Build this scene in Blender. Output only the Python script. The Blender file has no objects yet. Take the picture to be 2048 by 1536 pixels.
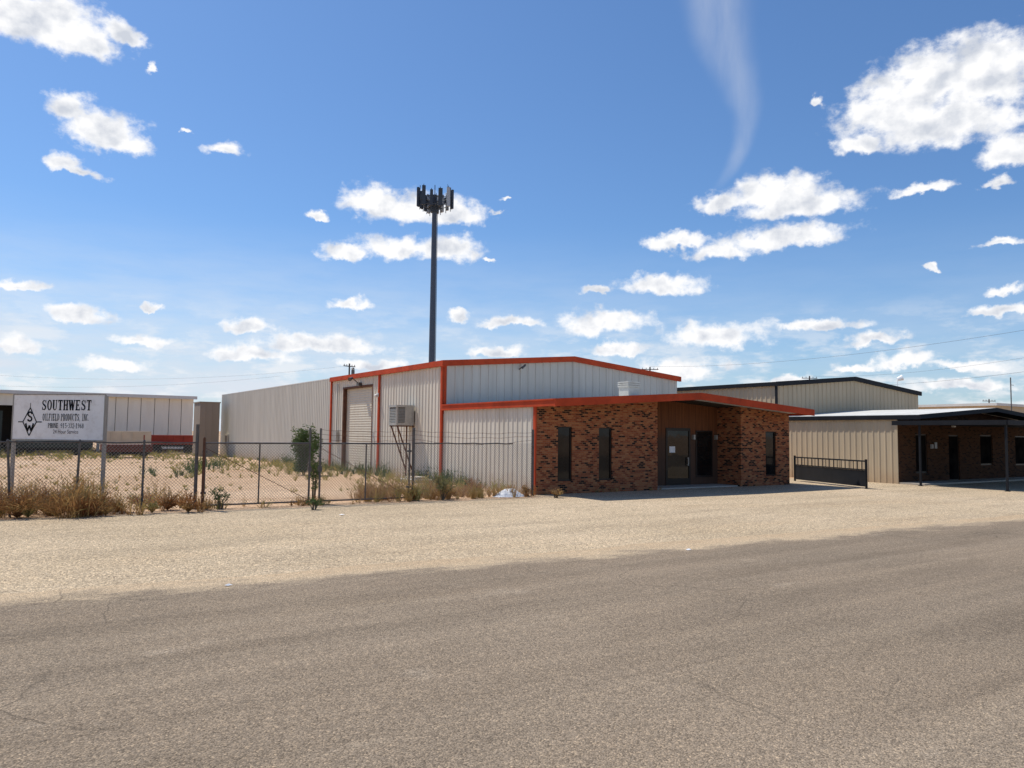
import bpy, math, random
from mathutils import Vector, Matrix, noise as mnoise
random.seed(7)
S = bpy.context.scene; COL = S.collection
# ------------------------------------------------------------------ camera
F_PX = 1545.0; H = 2.1
PITCH = math.atan(99.8/F_PX); ROLL = math.radians(0.66)
Fv = Vector((0, math.cos(PITCH), math.sin(PITCH))); up = Vector((0, -math.sin(PITCH), math.cos(PITCH))); hr = Vector((1, 0, 0))
Rv = hr*math.cos(ROLL)+up*math.sin(ROLL); Uv = -hr*math.sin(ROLL)+up*math.cos(ROLL)
CAM = Vector((0, 0, H))
cam = bpy.data.cameras.new('camera'); camo = bpy.data.objects.new('camera', cam); COL.objects.link(camo)
cam.sensor_width = 36; cam.lens = F_PX/2048*36; cam.clip_end = 6000; cam.clip_start = .1
M = Matrix.Identity(4)
for i in range(3):
    M[i][0] = Rv[i]; M[i][1] = Uv[i]; M[i][2] = -Fv[i]; M[i][3] = CAM[i]
camo.matrix_world = M; S.camera = camo
def ray(px, py): return (Fv*F_PX+Rv*(px-1024)+Uv*(768-py)).normalized()
A = math.radians(33.3)
D2 = Vector((math.cos(A), math.sin(A), 0)); D1 = Vector((-math.sin(A), math.cos(A), 0))
def Gw(px, py, z=0):
    d = ray(px, py); return CAM+d*((z-H)/d.z)
O = Gw(1072, 990); O.z = 0
def uv(w): r = w-O; return (r.dot(D2), r.dot(D1))
def G(px, py, z=0): return uv(Gw(px, py, z))
def W(u, v, z=0): return O+D2*u+D1*v+Vector((0, 0, z))
def hv(px, py, v):
    d = ray(px, py); t = (v-(CAM-O).dot(D1))/d.dot(D1); p = CAM+d*t; return uv(p)[0], p.z
def hu(px, py, u):
    d = ray(px, py); t = (u-(CAM-O).dot(D2))/d.dot(D2); p = CAM+d*t; return uv(p)[1], p.z
def at(px, py, Y):
    d = ray(px, py); p = CAM+d*(Y/d.y); a, b = uv(p); return a, b, p.z
# ------------------------------------------------------------------ mesh helpers
class MB:
    def __init__(s): s.v = []; s.f = []; s.T = None
    def add(s, vs, fs):
        n = len(s.v)
        if s.T is not None: vs = [s.T @ Vector(p) for p in vs]
        s.v += [tuple(p) for p in vs]; s.f += [tuple(i+n for i in f) for f in fs]; return s
    def box(s, a0, a1, b0, b1, c0, c1):
        return s.add([(a0,b0,c0),(a1,b0,c0),(a1,b1,c0),(a0,b1,c0),(a0,b0,c1),(a1,b0,c1),(a1,b1,c1),(a0,b1,c1)],
              [(0,3,2,1),(4,5,6,7),(0,1,5,4),(1,2,6,5),(2,3,7,6),(3,0,4,7)])
    def slopebox(s, a0, a1, b0, b1, z0l, z0r, z1l, z1r):
        return s.add([(a0,b0,z0l),(a1,b0,z0r),(a1,b1,z0r),(a0,b1,z0l),(a0,b0,z1l),(a1,b0,z1r),(a1,b1,z1r),(a0,b1,z1l)],
              [(0,3,2,1),(4,5,6,7),(0,1,5,4),(1,2,6,5),(2,3,7,6),(3,0,4,7)])
    def prism(s, poly, v0, v1):
        n = len(poly); vs = [(a, v0, z) for a, z in poly]+[(a, v1, z) for a, z in poly]
        return s.add(vs, [tuple(range(n)), tuple(range(2*n-1, n-1, -1))]+[(i, i+n, (i+1) % n+n, (i+1) % n) for i in range(n)])
    def tube(s, p0, p1, r, n=6, r1=None, cap=True):
        p0 = Vector(p0); p1 = Vector(p1); d = (p1-p0)
        if d.length < 1e-6: return s
        d.normalize(); a = d.cross(Vector((0,0,1)) if abs(d.z) < .9 else Vector((1,0,0))).normalized(); b = d.cross(a)
        r1 = r if r1 is None else r1; vs = []
        for p, rr in ((p0, r), (p1, r1)):
            for i in range(n):
                t = 2*math.pi*i/n; vs.append(p+a*math.cos(t)*rr+b*math.sin(t)*rr)
        fs = [(i, (i+1) % n, (i+1) % n+n, i+n) for i in range(n)]
        if cap: fs += [tuple(range(n-1, -1, -1)), tuple(range(n, 2*n))]
        return s.add(vs, fs)
    def path(s, pts, r, n=5):
        for a, b in zip(pts, pts[1:]): s.tube(a, b, r, n)
        return s
    def bar(s, p0, p1, w, h):
        p0 = Vector(p0); p1 = Vector(p1); d = (p1-p0).normalized()
        a = d.cross(Vector((0,0,1)) if abs(d.z) < .99 else Vector((0,1,0))).normalized(); b = a.cross(d)
        vs = [p+a*x*w/2+b*y*h/2 for p in (p0, p1) for x, y in ((-1,-1),(1,-1),(1,1),(-1,1))]
        return s.add(vs, [(0,1,2,3),(7,6,5,4),(0,4,5,1),(1,5,6,2),(2,6,7,3),(3,7,4,0)])
BASE = {}
def link(name, mb, mat, parent=None, base=None, smooth=False):
    """mesh verts in the building frame (u,v,z); stored relative to the thing's base"""
    if parent is not None: b = BASE[parent.name]
    else: b = base or (0, 0, 0)
    me = bpy.data.meshes.new(name)
    me.from_pydata([(x-b[0], y-b[1], z-b[2]) for x, y, z in mb.v], [], mb.f)
    me.materials.append(mat)
    if smooth:
        for p in me.polygons: p.use_smooth = True
    o = bpy.data.objects.new(name, me); COL.objects.link(o)
    if parent is not None: o.parent = parent
    else: o.location = W(*b); o.rotation_euler = (0, 0, A)
    BASE[o.name] = b
    return o
def thing(name, label, cat, base, group=None):
    o = bpy.data.objects.new(name, None); COL.objects.link(o); o.empty_display_size = .3
    if len(base) == 2: base = (base[0], base[1], 0)
    o.location = W(*base); o.rotation_euler = (0, 0, A); BASE[o.name] = base
    o['label'] = label; o['category'] = cat
    if group: o['group'] = group
    return o
def tag(o, label, cat, group=None, kind=None):
    o['label'] = label; o['category'] = cat
    if group: o['group'] = group
    if kind: o['kind'] = kind
    return o
# ------------------------------------------------------------------ materials
def nodes(name):
    m = bpy.data.materials.new(name); m.use_nodes = True; nt = m.node_tree
    return m, nt, nt.nodes['Principled BSDF']
def mk(nt, typ, ins=None, **kw):
    n = nt.nodes.new(typ)
    for k, v in kw.items(): setattr(n, k, v)
    for k, v in (ins or {}).items():
        if isinstance(v, bpy.types.NodeSocket): nt.links.new(v, n.inputs[k])
        else: n.inputs[k].default_value = v
    return n
def ramp(nt, fac, stops):
    r = mk(nt, 'ShaderNodeValToRGB', {0: fac}); e = r.color_ramp.elements
    while len(e) < len(stops): e.new(.5)
    for x, (p, c) in zip(e, stops): x.position = p; x.color = (c[0], c[1], c[2], 1)
    return r.outputs[0]
def mixc(nt, fac, a, b, mode='MIX'):
    n = nt.nodes.new('ShaderNodeMix'); n.data_type = 'RGBA'; n.blend_type = mode
    for i, v in ((0, fac), (6, a), (7, b)):
        if isinstance(v, bpy.types.NodeSocket): nt.links.new(v, n.inputs[i])
        else: n.inputs[i].default_value = v if i == 0 else (*v[:3], 1)
    return n.outputs[2]
def objco(nt, scale=(1,1,1), rot=(0,0,0)):
    tc = mk(nt, 'ShaderNodeTexCoord')
    return mk(nt, 'ShaderNodeMapping', {'Vector': tc.outputs['Object'], 'Scale': scale, 'Rotation': rot}).outputs[0]
def noi(nt, vec, scale, detail=4, rough=.55, dist=0):
    return mk(nt, 'ShaderNodeTexNoise', {'Vector': vec, 'Scale': scale, 'Detail': detail, 'Roughness': rough, 'Distortion': dist}).outputs[0]
def paint(name, col, rough=.5, metal=0, var=.15, scale=2.0, stretch=(1,1,1), dirt=None, dirt_amt=.3, bump=0, spec=.3):
    m, nt, b = nodes(name)
    co = objco(nt, stretch)
    n = noi(nt, co, scale, 5, .6)
    lo = tuple(c*(1-var) for c in col); hi = tuple(min(1, c*(1+var)) for c in col)
    c = ramp(nt, n, [(.3, lo), (.7, hi)])
    if dirt:
        n2 = noi(nt, co, scale*2.7, 6, .7)
        k = mk(nt, 'ShaderNodeMapRange', {0: n2, 1: .5, 2: .72, 3: 0, 4: dirt_amt}).outputs[0]
        c = mixc(nt, k, c, dirt)
    nt.links.new(c, b.inputs['Base Color']); b.inputs['Roughness'].default_value = rough; b.inputs['Metallic'].default_value = metal; b.inputs['Specular IOR Level'].default_value = spec
    if bump:
        bp = mk(nt, 'ShaderNodeBump', {'Height': noi(nt, co, scale*12, 4), 'Strength': bump, 'Distance': .01})
        nt.links.new(bp.outputs[0], b.inputs['Normal'])
    return m
def siding_mat(name, col, var, stretch, dirt, amt):
    """painted ribbed sheet with vertical streaks and a sun-bleached, dust-splashed foot"""
    m, nt, b = nodes(name); co = objco(nt, stretch)
    c = ramp(nt, noi(nt, co, 1.1, 6, .6), [(.3, tuple(x*(1-var) for x in col)), (.7, tuple(min(1, x*(1+var)) for x in col))])
    k = mk(nt, 'ShaderNodeMapRange', {0: noi(nt, objco(nt, (3, 3, .12)), 1.6, 6, .7), 1: .5, 2: .72, 3: 0, 4: amt}).outputs[0]; c = mixc(nt, k, c, dirt)
    sp = mk(nt, 'ShaderNodeSeparateXYZ', {0: objco(nt)}); n = noi(nt, objco(nt), 2.2, 5, .7)
    h = mk(nt, 'ShaderNodeMath', {0: n, 1: -1.2, 2: sp.outputs[2]}, operation='MULTIPLY_ADD').outputs[0]
    k = mk(nt, 'ShaderNodeMapRange', {0: h, 1: -.55, 2: .15, 3: .55, 4: 0}).outputs[0]; c = mixc(nt, k, c, (.42, .29, .18))
    nt.links.new(c, b.inputs['Base Color']); b.inputs['Roughness'].default_value = .6; b.inputs['Specular IOR Level'].default_value = .25; return m
SIDE = siding_mat('white_siding', (.65,.60,.50), .07, (1,1,.12), (.34,.27,.19), .35)
SIDE_G = siding_mat('shaded_siding', (.53,.51,.455), .07, (1,1,.1), (.28,.23,.17), .3)  # same sheet as the side wall, darkened to carry the gable's shade
SIDE_R = siding_mat('rear_siding', (.55,.52,.45), .08, (1,1,.15), (.32,.27,.2), .3)
SIDE_T = siding_mat('tan_siding', (.52,.42,.285), .07, (1,1,.15), (.3,.24,.16), .25)
RED = paint('red_trim', (.47,.064,.022), .65, 0, .18, 1.5, (1,1,1), (.27,.045,.02), .6, spec=.12)
BLK = paint('black_trim', (.016,.017,.020), .6, 0, .2, 2, spec=.15)
SOFF = paint('soffit', (.66,.64,.6), .6, 0, .06, 3)
GALV = paint('galvanised', (.40,.39,.36), .45, .3, .12, 6, dirt=(.2,.14,.09), dirt_amt=.4)
GALD = paint('dull_galvanised', (.115,.11,.105), .5, .35, .3, 8, dirt=(.16,.07,.03), dirt_amt=.7)
WIRE = paint('wire', (.15,.145,.14), .6, .2, .2, 9)
RUST = paint('rust', (.13,.06,.035), .8, .1, .35, 6)
ROOFM = paint('metal_roof', (.66,.65,.61), .6, 0, .08, 1)
ROOFD = paint('dull_metal_roof', (.60,.59,.55), .7, 0, .10, 1, (1,1,1), (.35,.3,.24), .4, spec=.15)
VENTM = paint('ventilator_sheet', (.50,.49,.45), .7, 0, .12, 3, (1,1,1), (.3,.24,.18), .4)
DOORW = paint('roller_door', (.60,.54,.43), .5, 0, .05, 1.5, (1,1,.3), (.35,.26,.16), .3)
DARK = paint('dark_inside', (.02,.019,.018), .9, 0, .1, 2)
BRONZ = paint('bronze_frame', (.03,.022,.018), .4, .3, .1, 4)
WHT = paint('white_board', (.86,.84,.79), .6, 0, .05, 1.6, (1,1,1), (.45,.38,.3), .35)
INK = paint('black_lettering', (.010,.010,.011), .7, 0, .3, 12, spec=.1)
INKR = paint('faded_lettering', (.12,.075,.06), .6, 0, .3, 12)
WOODP = paint('weathered_post', (.36,.33,.28), .8, 0, .25, 4, (6,6,.6), bump=.4)
POLEW = paint('utility_wood', (.09,.075,.065), .85, 0, .2, 3)
CONC = paint('concrete', (.42,.38,.32), .9, 0, .15, 5, bump=.5)
MAST = paint('mast_steel', (.075,.09,.115), .5, .3, .1, .5)
ANTL = paint('antenna_light', (.36,.38,.40), .5, 0, .06, 2)
ANTD = paint('antenna_dark', (.04,.05,.065), .5, 0, .1, 2)
PLAST = paint('white_plastic', (.80,.80,.80), .5, 0, .05, 8)
SHEDG = paint('tan_grey_block', (.28,.23,.18), .7, 0, .1, .5, (1,1,.3))
BEIG = paint('beige_panel', (.62,.52,.38), .6, 0, .1, 1)
FARW = paint('far_cream', (.86,.80,.67), .6, 0, .05, .5, (1,1,.2), (.6,.5,.38), .3)
CARB = paint('dark_green_steel', (.03,.045,.04), .5, 0, .2, 1)
TYRE = paint('tyre', (.03,.028,.026), .8, 0, .2, 5)
REDT = paint('trailer_red', (.27,.04,.025), .6, 0, .25, 1)
CABL = paint('cable', (.07,.07,.075), .6, 0, .1, 1)
BARK = paint('bark', (.16,.12,.08), .9, 0, .3, 8)
CEIL = paint('shaded_ceiling', (.05,.042,.035), .8, 0, .2, 2)  # ceiling colour darkened to stand in for shade under the roof
PADM = paint('cooler_pad', (.10,.09,.075), .9, 0, .3, 12)
def glass(name, spec, rough=.05):
    m, nt, b = nodes(name)
    co = objco(nt); n = noi(nt, co, 1.6, 3)
    nt.links.new(ramp(nt, n, [(.3, (.004,.004,.005)), (.75, (.022,.019,.017))]), b.inputs['Base Color'])
    b.inputs['Roughness'].default_value = rough; b.inputs['IOR'].default_value = 1.45; b.inputs['Specular IOR Level'].default_value = spec
    bp = mk(nt, 'ShaderNodeBump', {'Height': noi(nt, co, 3, 2), 'Strength': .05, 'Distance': .02}); nt.links.new(bp.outputs[0], b.inputs['Normal'])
    return m
GLASS = glass('dark_glass', .3); GLASSD = glass('shaded_glass', 0.0, .4); GLASSE = glass('entry_glass', .38, .03)
def brick(name, stops, mortar, bw=.205, bh=.07):
    m, nt, b = nodes(name)
    tc = mk(nt, 'ShaderNodeTexCoord'); sp = mk(nt, 'ShaderNodeSeparateXYZ', {0: tc.outputs['Object']})
    ad = mk(nt, 'ShaderNodeMath', {0: sp.outputs[0], 1: sp.outputs[1]}, operation='ADD')
    cb = mk(nt, 'ShaderNodeCombineXYZ', {0: ad.outputs[0], 1: sp.outputs[2]})
    bt = mk(nt, 'ShaderNodeTexBrick', {'Vector': cb.outputs[0], 'Color1': (0,0,0,1), 'Color2': (1,1,1,1), 'Mortar': (.5,.5,.5,1), 'Scale': 1.0,
            'Mortar Size': .007, 'Mortar Smooth': .2, 'Bias': 0.0, 'Brick Width': bw, 'Row Height': bh})
    n = noi(nt, cb.outputs[0], 1.3, 3)
    v = mk(nt, 'ShaderNodeMath', {0: n, 1: .5}, operation='SUBTRACT'); v2 = mk(nt, 'ShaderNodeMath', {0: v.outputs[0], 1: .3, 2: bt.outputs[0]}, operation='MULTIPLY_ADD')
    c = ramp(nt, v2.outputs[0], stops)
    n2 = noi(nt, cb.outputs[0], 30, 5, .7)
    c = mixc(nt, .6, c, ramp(nt, n2, [(.32, (.2,.2,.2)), (.55, (1,1,1)), (.75, (1.3,1.25,1.2))]), 'MULTIPLY')
    c = mixc(nt, bt.outputs['Fac'], c, mortar)
    nt.links.new(c, b.inputs['Base Color']); b.inputs['Roughness'].default_value = .9; b.inputs['Specular IOR Level'].default_value = .1
    iv = mk(nt, 'ShaderNodeMath', {0: 1.0, 1: bt.outputs['Fac']}, operation='SUBTRACT')
    bp = mk(nt, 'ShaderNodeBump', {'Height': iv.outputs[0], 'Strength': .8, 'Distance': .012}); nt.links.new(bp.outputs[0], b.inputs['Normal'])
    return m
BRICK = brick('red_brick', [(.0, (.42,.145,.06)), (.25, (.46,.20,.09)), (.45, (.38,.12,.052)), (.66, (.30,.085,.038)), (.79, (.20,.055,.028)), (.84, (.035,.02,.017)), (1, (.02,.014,.013))], (.34,.18,.10), .17, .065)
BRICK2 = brick('shaded_brown_brick', [(0, (.085,.035,.018)), (.5, (.11,.05,.026)), (.8, (.06,.025,.015)), (1, (.02,.015,.014))], (.09,.065,.045))  # brown brick with the porch's deep shade put into its colour
def wood():
    m, nt, b = nodes('stained_wood_siding')
    tc = mk(nt, 'ShaderNodeTexCoord'); sp = mk(nt, 'ShaderNodeSeparateXYZ', {0: tc.outputs['Object']})
    co = objco(nt, (14, 14, .8)); n = noi(nt, co, 1, 5, .6, .5)
    c = ramp(nt, n, [(.3, (.12,.042,.018)), (.7, (.21,.08,.033))])
    w = mk(nt, 'ShaderNodeMath', {0: sp.outputs[0], 1: .2}, operation='PINGPONG'); g = mk(nt, 'ShaderNodeMapRange', {0: w.outputs[0], 1: 0.0, 2: .02, 3: .8, 4: 0.0}).outputs[0]
    c = mixc(nt, g, c, (.03,.014,.01))
    lowk = mk(nt, 'ShaderNodeMapRange', {0: sp.outputs[2], 1: 1.9, 2: 2.3, 3: .75, 4: 0.0}).outputs[0]
    c = mixc(nt, lowk, c, (.075,.05,.036))
    nt.links.new(c, b.inputs['Base Color']); b.inputs['Roughness'].default_value = .75; b.inputs['Specular IOR Level'].default_value = .2
    return m
WOOD = wood()
def weedmat(name, stops, scale=1.2, trans=.25):
    m, nt, b = nodes(name); co = objco(nt); n = noi(nt, co, scale, 5, .7)
    c = ramp(nt, n, stops); nt.links.new(c, b.inputs['Base Color']); b.inputs['Roughness'].default_value = .8; b.inputs['Specular IOR Level'].default_value = .2
    tr = mk(nt, 'ShaderNodeBsdfTranslucent', {0: c}); mx = mk(nt, 'ShaderNodeMixShader', {0: trans, 1: b.outputs[0], 2: tr.outputs[0]})
    nt.links.new(mx.outputs[0], nt.nodes['Material Output'].inputs[0]); return m
DRY = weedmat('dry_weed', [(.30, (.17,.075,.035)), (.42, (.36,.19,.075)), (.55, (.48,.32,.125)), (.64, (.30,.27,.10)), (.72, (.17,.20,.07))], .9, .35)
BRN = weedmat('brown_weed', [(.3, (.16,.062,.026)), (.5, (.34,.16,.06)), (.7, (.48,.28,.11))], 2.5, .35)
YEL = weedmat('yellow_grass', [(.3, (.42,.30,.11)), (.48, (.38,.32,.10)), (.63, (.22,.24,.07)), (.78, (.12,.16,.05))], .6, .4)
GRN = weedmat('green_leaf', [(.3, (.05,.085,.03)), (.55, (.095,.14,.05)), (.75, (.19,.22,.085))], 4, .35)
# ------------------------------------------------------------------ ground materials
def groundmat(name, base, dark, light, grain, streak=None, patch=None, bump=.6, cracks=False, edge=None, spk=.8, bands=0):
    m, nt, b = nodes(name); co = objco(nt)
    big = noi(nt, co, .11, 4, .6); mid = noi(nt, objco(nt, (.25,1,1)), .9, 6, .65)
    c = ramp(nt, big, [(.3, dark), (.5, base), (.72, light)])
    if patch:
        pn = noi(nt, objco(nt, (.35,1,1)), .35, 7, .65)
        k = mk(nt, 'ShaderNodeMapRange', {0: pn, 1: .50, 2: .70, 3: 0, 4: .8}).outputs[0]; c = mixc(nt, k, c, patch)
    if streak:
        sn = noi(nt, objco(nt, (.02,1,1)), .8, 4, .6)
        k = mk(nt, 'ShaderNodeMapRange', {0: sn, 1: .48, 2: .64, 3: 0, 4: .5}).outputs[0]; c = mixc(nt, k, c, streak)
    if bands:
        bn = noi(nt, objco(nt, (.05,1,1), (0,0,-.03)), 1.1, 7, .68)
        c = mixc(nt, bands, c, ramp(nt, bn, [(.32, (.83,.83,.83)), (.5, (1,1,1)), (.66, (1.11,1.10,1.08))]), 'MULTIPLY')
        pn = noi(nt, objco(nt, (.5,1,1)), 1.1, 8, .72); k = mk(nt, 'ShaderNodeMapRange', {0: pn, 1: .60, 2: .70, 3: 0, 4: .35}).outputs[0]; c = mixc(nt, k, c, (.48,.40,.31))
    if edge:
        sp = mk(nt, 'ShaderNodeSeparateXYZ', {0: co}); en = noi(nt, objco(nt, (.45,1,1)), .9, 9, .70)
        d = mk(nt, 'ShaderNodeMath', {0: sp.outputs[0], 1: .06, 2: 11.65}, operation='MULTIPLY_ADD').outputs[0]
        d = mk(nt, 'ShaderNodeMath', {0: d, 1: sp.outputs[1]}, operation='ADD').outputs[0]      # negative inside the road
        d = mk(nt, 'ShaderNodeMath', {0: en, 1: 3.2, 2: d}, operation='MULTIPLY_ADD').outputs[0]
        k = mk(nt, 'ShaderNodeMapRange', {0: d, 1: 1.0, 2: 1.75, 3: 0, 4: 1}, interpolation_type='SMOOTHSTEP').outputs[0]; c = mixc(nt, k, c, edge)
        k = mk(nt, 'ShaderNodeMapRange', {0: d, 1: 1.3, 2: 2.0, 3: 0, 4: .6}).outputs[0]; c = mixc(nt, k, c, (.53,.385,.245))
    c = mixc(nt, .5, c, ramp(nt, mid, [(.25, (.62,.61,.60)), (.5, (1,1,1)), (.75, (1.08,1.07,1.06))]), 'MULTIPLY')
    v = mk(nt, 'ShaderNodeTexVoronoi', {'Vector': co, 'Scale': grain, 'Randomness': 1.0})
    sv = mk(nt, 'ShaderNodeSeparateColor', {0: v.outputs['Color']})
    tone = ramp(nt, sv.outputs[0], [(0, (.30,.28,.26)), (.25, (.65,.63,.6)), (.6, (1,1,1)), (.88, (1.3,1.24,1.15)), (1, (2.0,1.9,1.7))])
    c = mixc(nt, spk, c, tone, 'MULTIPLY')
    fine = noi(nt, co, grain*1.1, 2, .7)
    c = mixc(nt, spk, c, ramp(nt, fine, [(.3, (.45,.45,.45)), (.55, (1.05,1.05,1.05)), (.75, (1.5,1.5,1.5))]), 'MULTIPLY')
    mid2 = noi(nt, co, grain*.2, 5, .8)
    c = mixc(nt, .5, c, ramp(nt, mid2, [(.3, (.6,.6,.6)), (.5, (1,1,1)), (.72, (1.4,1.36,1.3))]), 'MULTIPLY')
    if cracks:
        wv = mk(nt, 'ShaderNodeMixRGB', {0: .25, 1: co, 2: mk(nt, 'ShaderNodeTexNoise', {'Vector': co, 'Scale': 1.5, 'Detail': 5}).outputs['Color']})
        cv = mk(nt, 'ShaderNodeTexVoronoi', {'Vector': wv.outputs[0], 'Scale': .8}, feature='DISTANCE_TO_EDGE')
        gate_ = noi(nt, co, .16, 2); k = mk(nt, 'ShaderNodeMapRange', {0: cv.outputs[0], 1: 0, 2: .009, 3: 1, 4: 0}).outputs[0]
        g2 = mk(nt, 'ShaderNodeMapRange', {0: gate_, 1: .50, 2: .58, 3: 0, 4: .6}).outputs[0]
        kk = mk(nt, 'ShaderNodeMath', {0: k, 1: g2}, operation='MULTIPLY').outputs[0]; c = mixc(nt, kk, c, (.08,.065,.05))
    nt.links.new(c, b.inputs['Base Color']); b.inputs['Roughness'].default_value = .95; b.inputs['Specular IOR Level'].default_value = .1
    hgt = mk(nt, 'ShaderNodeMath', {0: fine, 1: v.outputs['Distance']}, operation='SUBTRACT').outputs[0]
    bp = mk(nt, 'ShaderNodeBump', {'Height': hgt, 'Strength': bump, 'Distance': .012})
    nt.links.new(bp.outputs[0], b.inputs['Normal']); return m
LOTC = (.52,.415,.29)
ROAD = groundmat('old_asphalt', (.270,.213,.157), (.232,.186,.139), (.312,.250,.188), 80, streak=(.335,.270,.202), patch=(.238,.190,.142), bump=.6, cracks=True, edge=LOTC, spk=.65, bands=.8)
LOT = groundmat('chip_seal_lot', LOTC, (.46,.365,.25), (.59,.475,.34), 48, patch=(.51,.39,.26), bump=.7, bands=.6)
SAND = groundmat('sandy_soil', (.56,.39,.255), (.48,.32,.20), (.63,.465,.325), 30, patch=(.46,.285,.165), bump=.5)
# ------------------------------------------------------------------ ground
g = MB(); g.add([(-2500,-2500,0),(2500,-2500,0),(2500,2500,0),(-2500,2500,0)], [(0,1,2,3)])
o = link('ground', g, SAND); o['kind'] = 'structure'; o['label'] = 'pinkish sandy bare soil of the fenced yard'; o['category'] = 'ground'
def sheet(name, mat, z, lo, hi, label, cat, u0=-90, u1=110, step=.12):
    mb = MB(); n = int((u1-u0)/step); vs = []; fs = []
    for i in range(n+1):
        u = u0+i*step; vs += [(u, lo(u), z), (u, hi(u), z)]
    for i in range(n): fs.append((2*i, 2*i+2, 2*i+3, 2*i+1))
    mb.add(vs, fs); o = link(name, mb, mat); tag(o, label, cat, kind='structure'); return o
def nz(u, s, a, k=0): return a*mnoise.fractal(Vector((u*s, k, 0)), .9, 2.0, 6)
def roadedge(u): return -11.15-.06*u+nz(u, .35, .15, 3)+nz(u, 2.5, .05, 5)
sheet('gravel_lot', LOT, .004, lambda u: -20.5, lambda u: (-.75 if u < 0 else 3.2)+nz(u, .5, .35, 9)+nz(u, 3, .08, 2) if not (-.4 < u < 14.2) else .05, 'pale tan chip seal apron between the road and the buildings', 'parking lot')
sheet('road', ROAD, .008, lambda u: -38, roadedge, 'worn grey brown asphalt road in the foreground', 'road')
# ------------------------------------------------------------------ siding
def ribs(a0, a1, extra=(), pitch=.305, d=.03):
    prof = [(0, 0), (.10, 0), (.125, d), (.18, d), (.205, 0)]; out = []
    k = int((a1-a0)/pitch)+1
    for i in range(k):
        for p, h in prof:
            a = a0+i*pitch+p
            if a < a1: out.append((a, h))
    out.append((a1, 0))
    for e in extra: out.append((e, 0))
    return sorted(out)
def siding(mb, axis, a0, a1, plane, zb, zt, sgn, pitch=.305, d=.03, extra=()):
    ps = ribs(a0, a1, extra, pitch, d); vs = []; fs = []
    ft = zt if callable(zt) else (lambda a: zt)
    for a, h in ps:
        off = plane+sgn*h
        for z in (zb, ft(a)): vs.append((a, off, z) if axis == 'u' else (off, a, z))
    for i in range(len(ps)-1): fs.append((2*i, 2*i+2, 2*i+3, 2*i+1))
    mb.add(vs, fs)
def gable(e, p, c, half): return lambda a: e+(p-e)*(1-min(1, abs(a-c)/half))
def rake(mb, u0, u1, e, p, v0, v1, t, drop=0):
    c = (u0+u1)/2
    mb.prism([(u0, e-t-drop), (c, p-t-drop), (u1, e-t-drop), (u1, e-drop), (c, p-drop), (u0, e-drop)], v0, v1)
# ================================================================== MAIN WAREHOUSE
Wd = 13.75
v_g = hu(887, 800, 0)[0]; v_m = hu(665, 800, 0)[0]; v_b = hu(443, 850, 0)[0]
EZ = hu(889, 722, 0)[1]; PZ = hv(1135, 713, v_g)[1]
wh = thing('metal_warehouse', 'long white ribbed metal warehouse with red orange roof trim and roller door', 'warehouse', (0, v_g, 0))
vd0, _ = hu(746, 800, 0); vd1, _ = hu(688, 800, 0); zd = hu(746, 772, 0)[1]
zt_side = EZ-.1
sd = MB(); siding(sd, 'v', v_g, vd0, 0, 0, zt_side, -1); link('side_wall', sd, SIDE, wh)
sd = MB(); siding(sd, 'v', vd0, vd1, 0, zd, zt_side, -1); link('side_wall', sd, SIDE, wh)
sd = MB(); siding(sd, 'v', vd1, v_m, 0, 0, zt_side, -1); link('side_wall', sd, SIDE, wh)
sd = MB(); siding(sd, 'v', v_m+.02, v_b, -.04, 0, EZ-.02, -1, .305, .022)
link('rear_side_wall', sd, SIDE_R, wh)['label'] = 'plain grey white rear stretch of ribbed wall'
sd = MB(); siding(sd, 'v', v_g, v_b, Wd, 0, EZ-.1, 1); link('right_side_wall', sd, SIDE_R, wh)
gf = gable(EZ-.1, PZ-.1, Wd/2, Wd/2)
gm = MB(); siding(gm, 'u', 0, Wd, v_g, 0, gf, -1, .42, .04, (Wd/2,)); link('gable_wall', gm, SIDE_G, wh)
gm = MB(); siding(gm, 'u', 0, Wd, v_b, 0, gf, 1, extra=(Wd/2,)); link('back_wall', gm, SIDE_R, wh)
rf = MB(); rake(rf, -.05, Wd+.05, EZ-.0, PZ-.0, v_g-.02, v_b+.05, .06); roof = link('roof', rf, ROOFM, wh)
t = MB(); rake(t, -.16, Wd+.16, EZ+.02, PZ+.02, v_g-.16, v_g-.03, .25); link('rake_trim', t, RED, wh)
t = MB(); t.box(-.16, -.055, v_g-.03, v_m+.1, EZ-.22, EZ+.015); link('gutter', t, RED, wh)
for vv in (v_g, hu(761, 800, 0)[0], v_m):
    t = MB(); t.box(-.11, -.036, vv-.05, vv+.10, .05, EZ-.22); t.box(-.16, -.111, vv-.03, vv+.08, .05, .14); link('downspout', t, RED, wh)
t = MB(); t.box(-.02, .10, v_g-.06, v_g-.0425, 2.9, EZ-.2); link('corner_trim', t, RED, wh)
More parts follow.
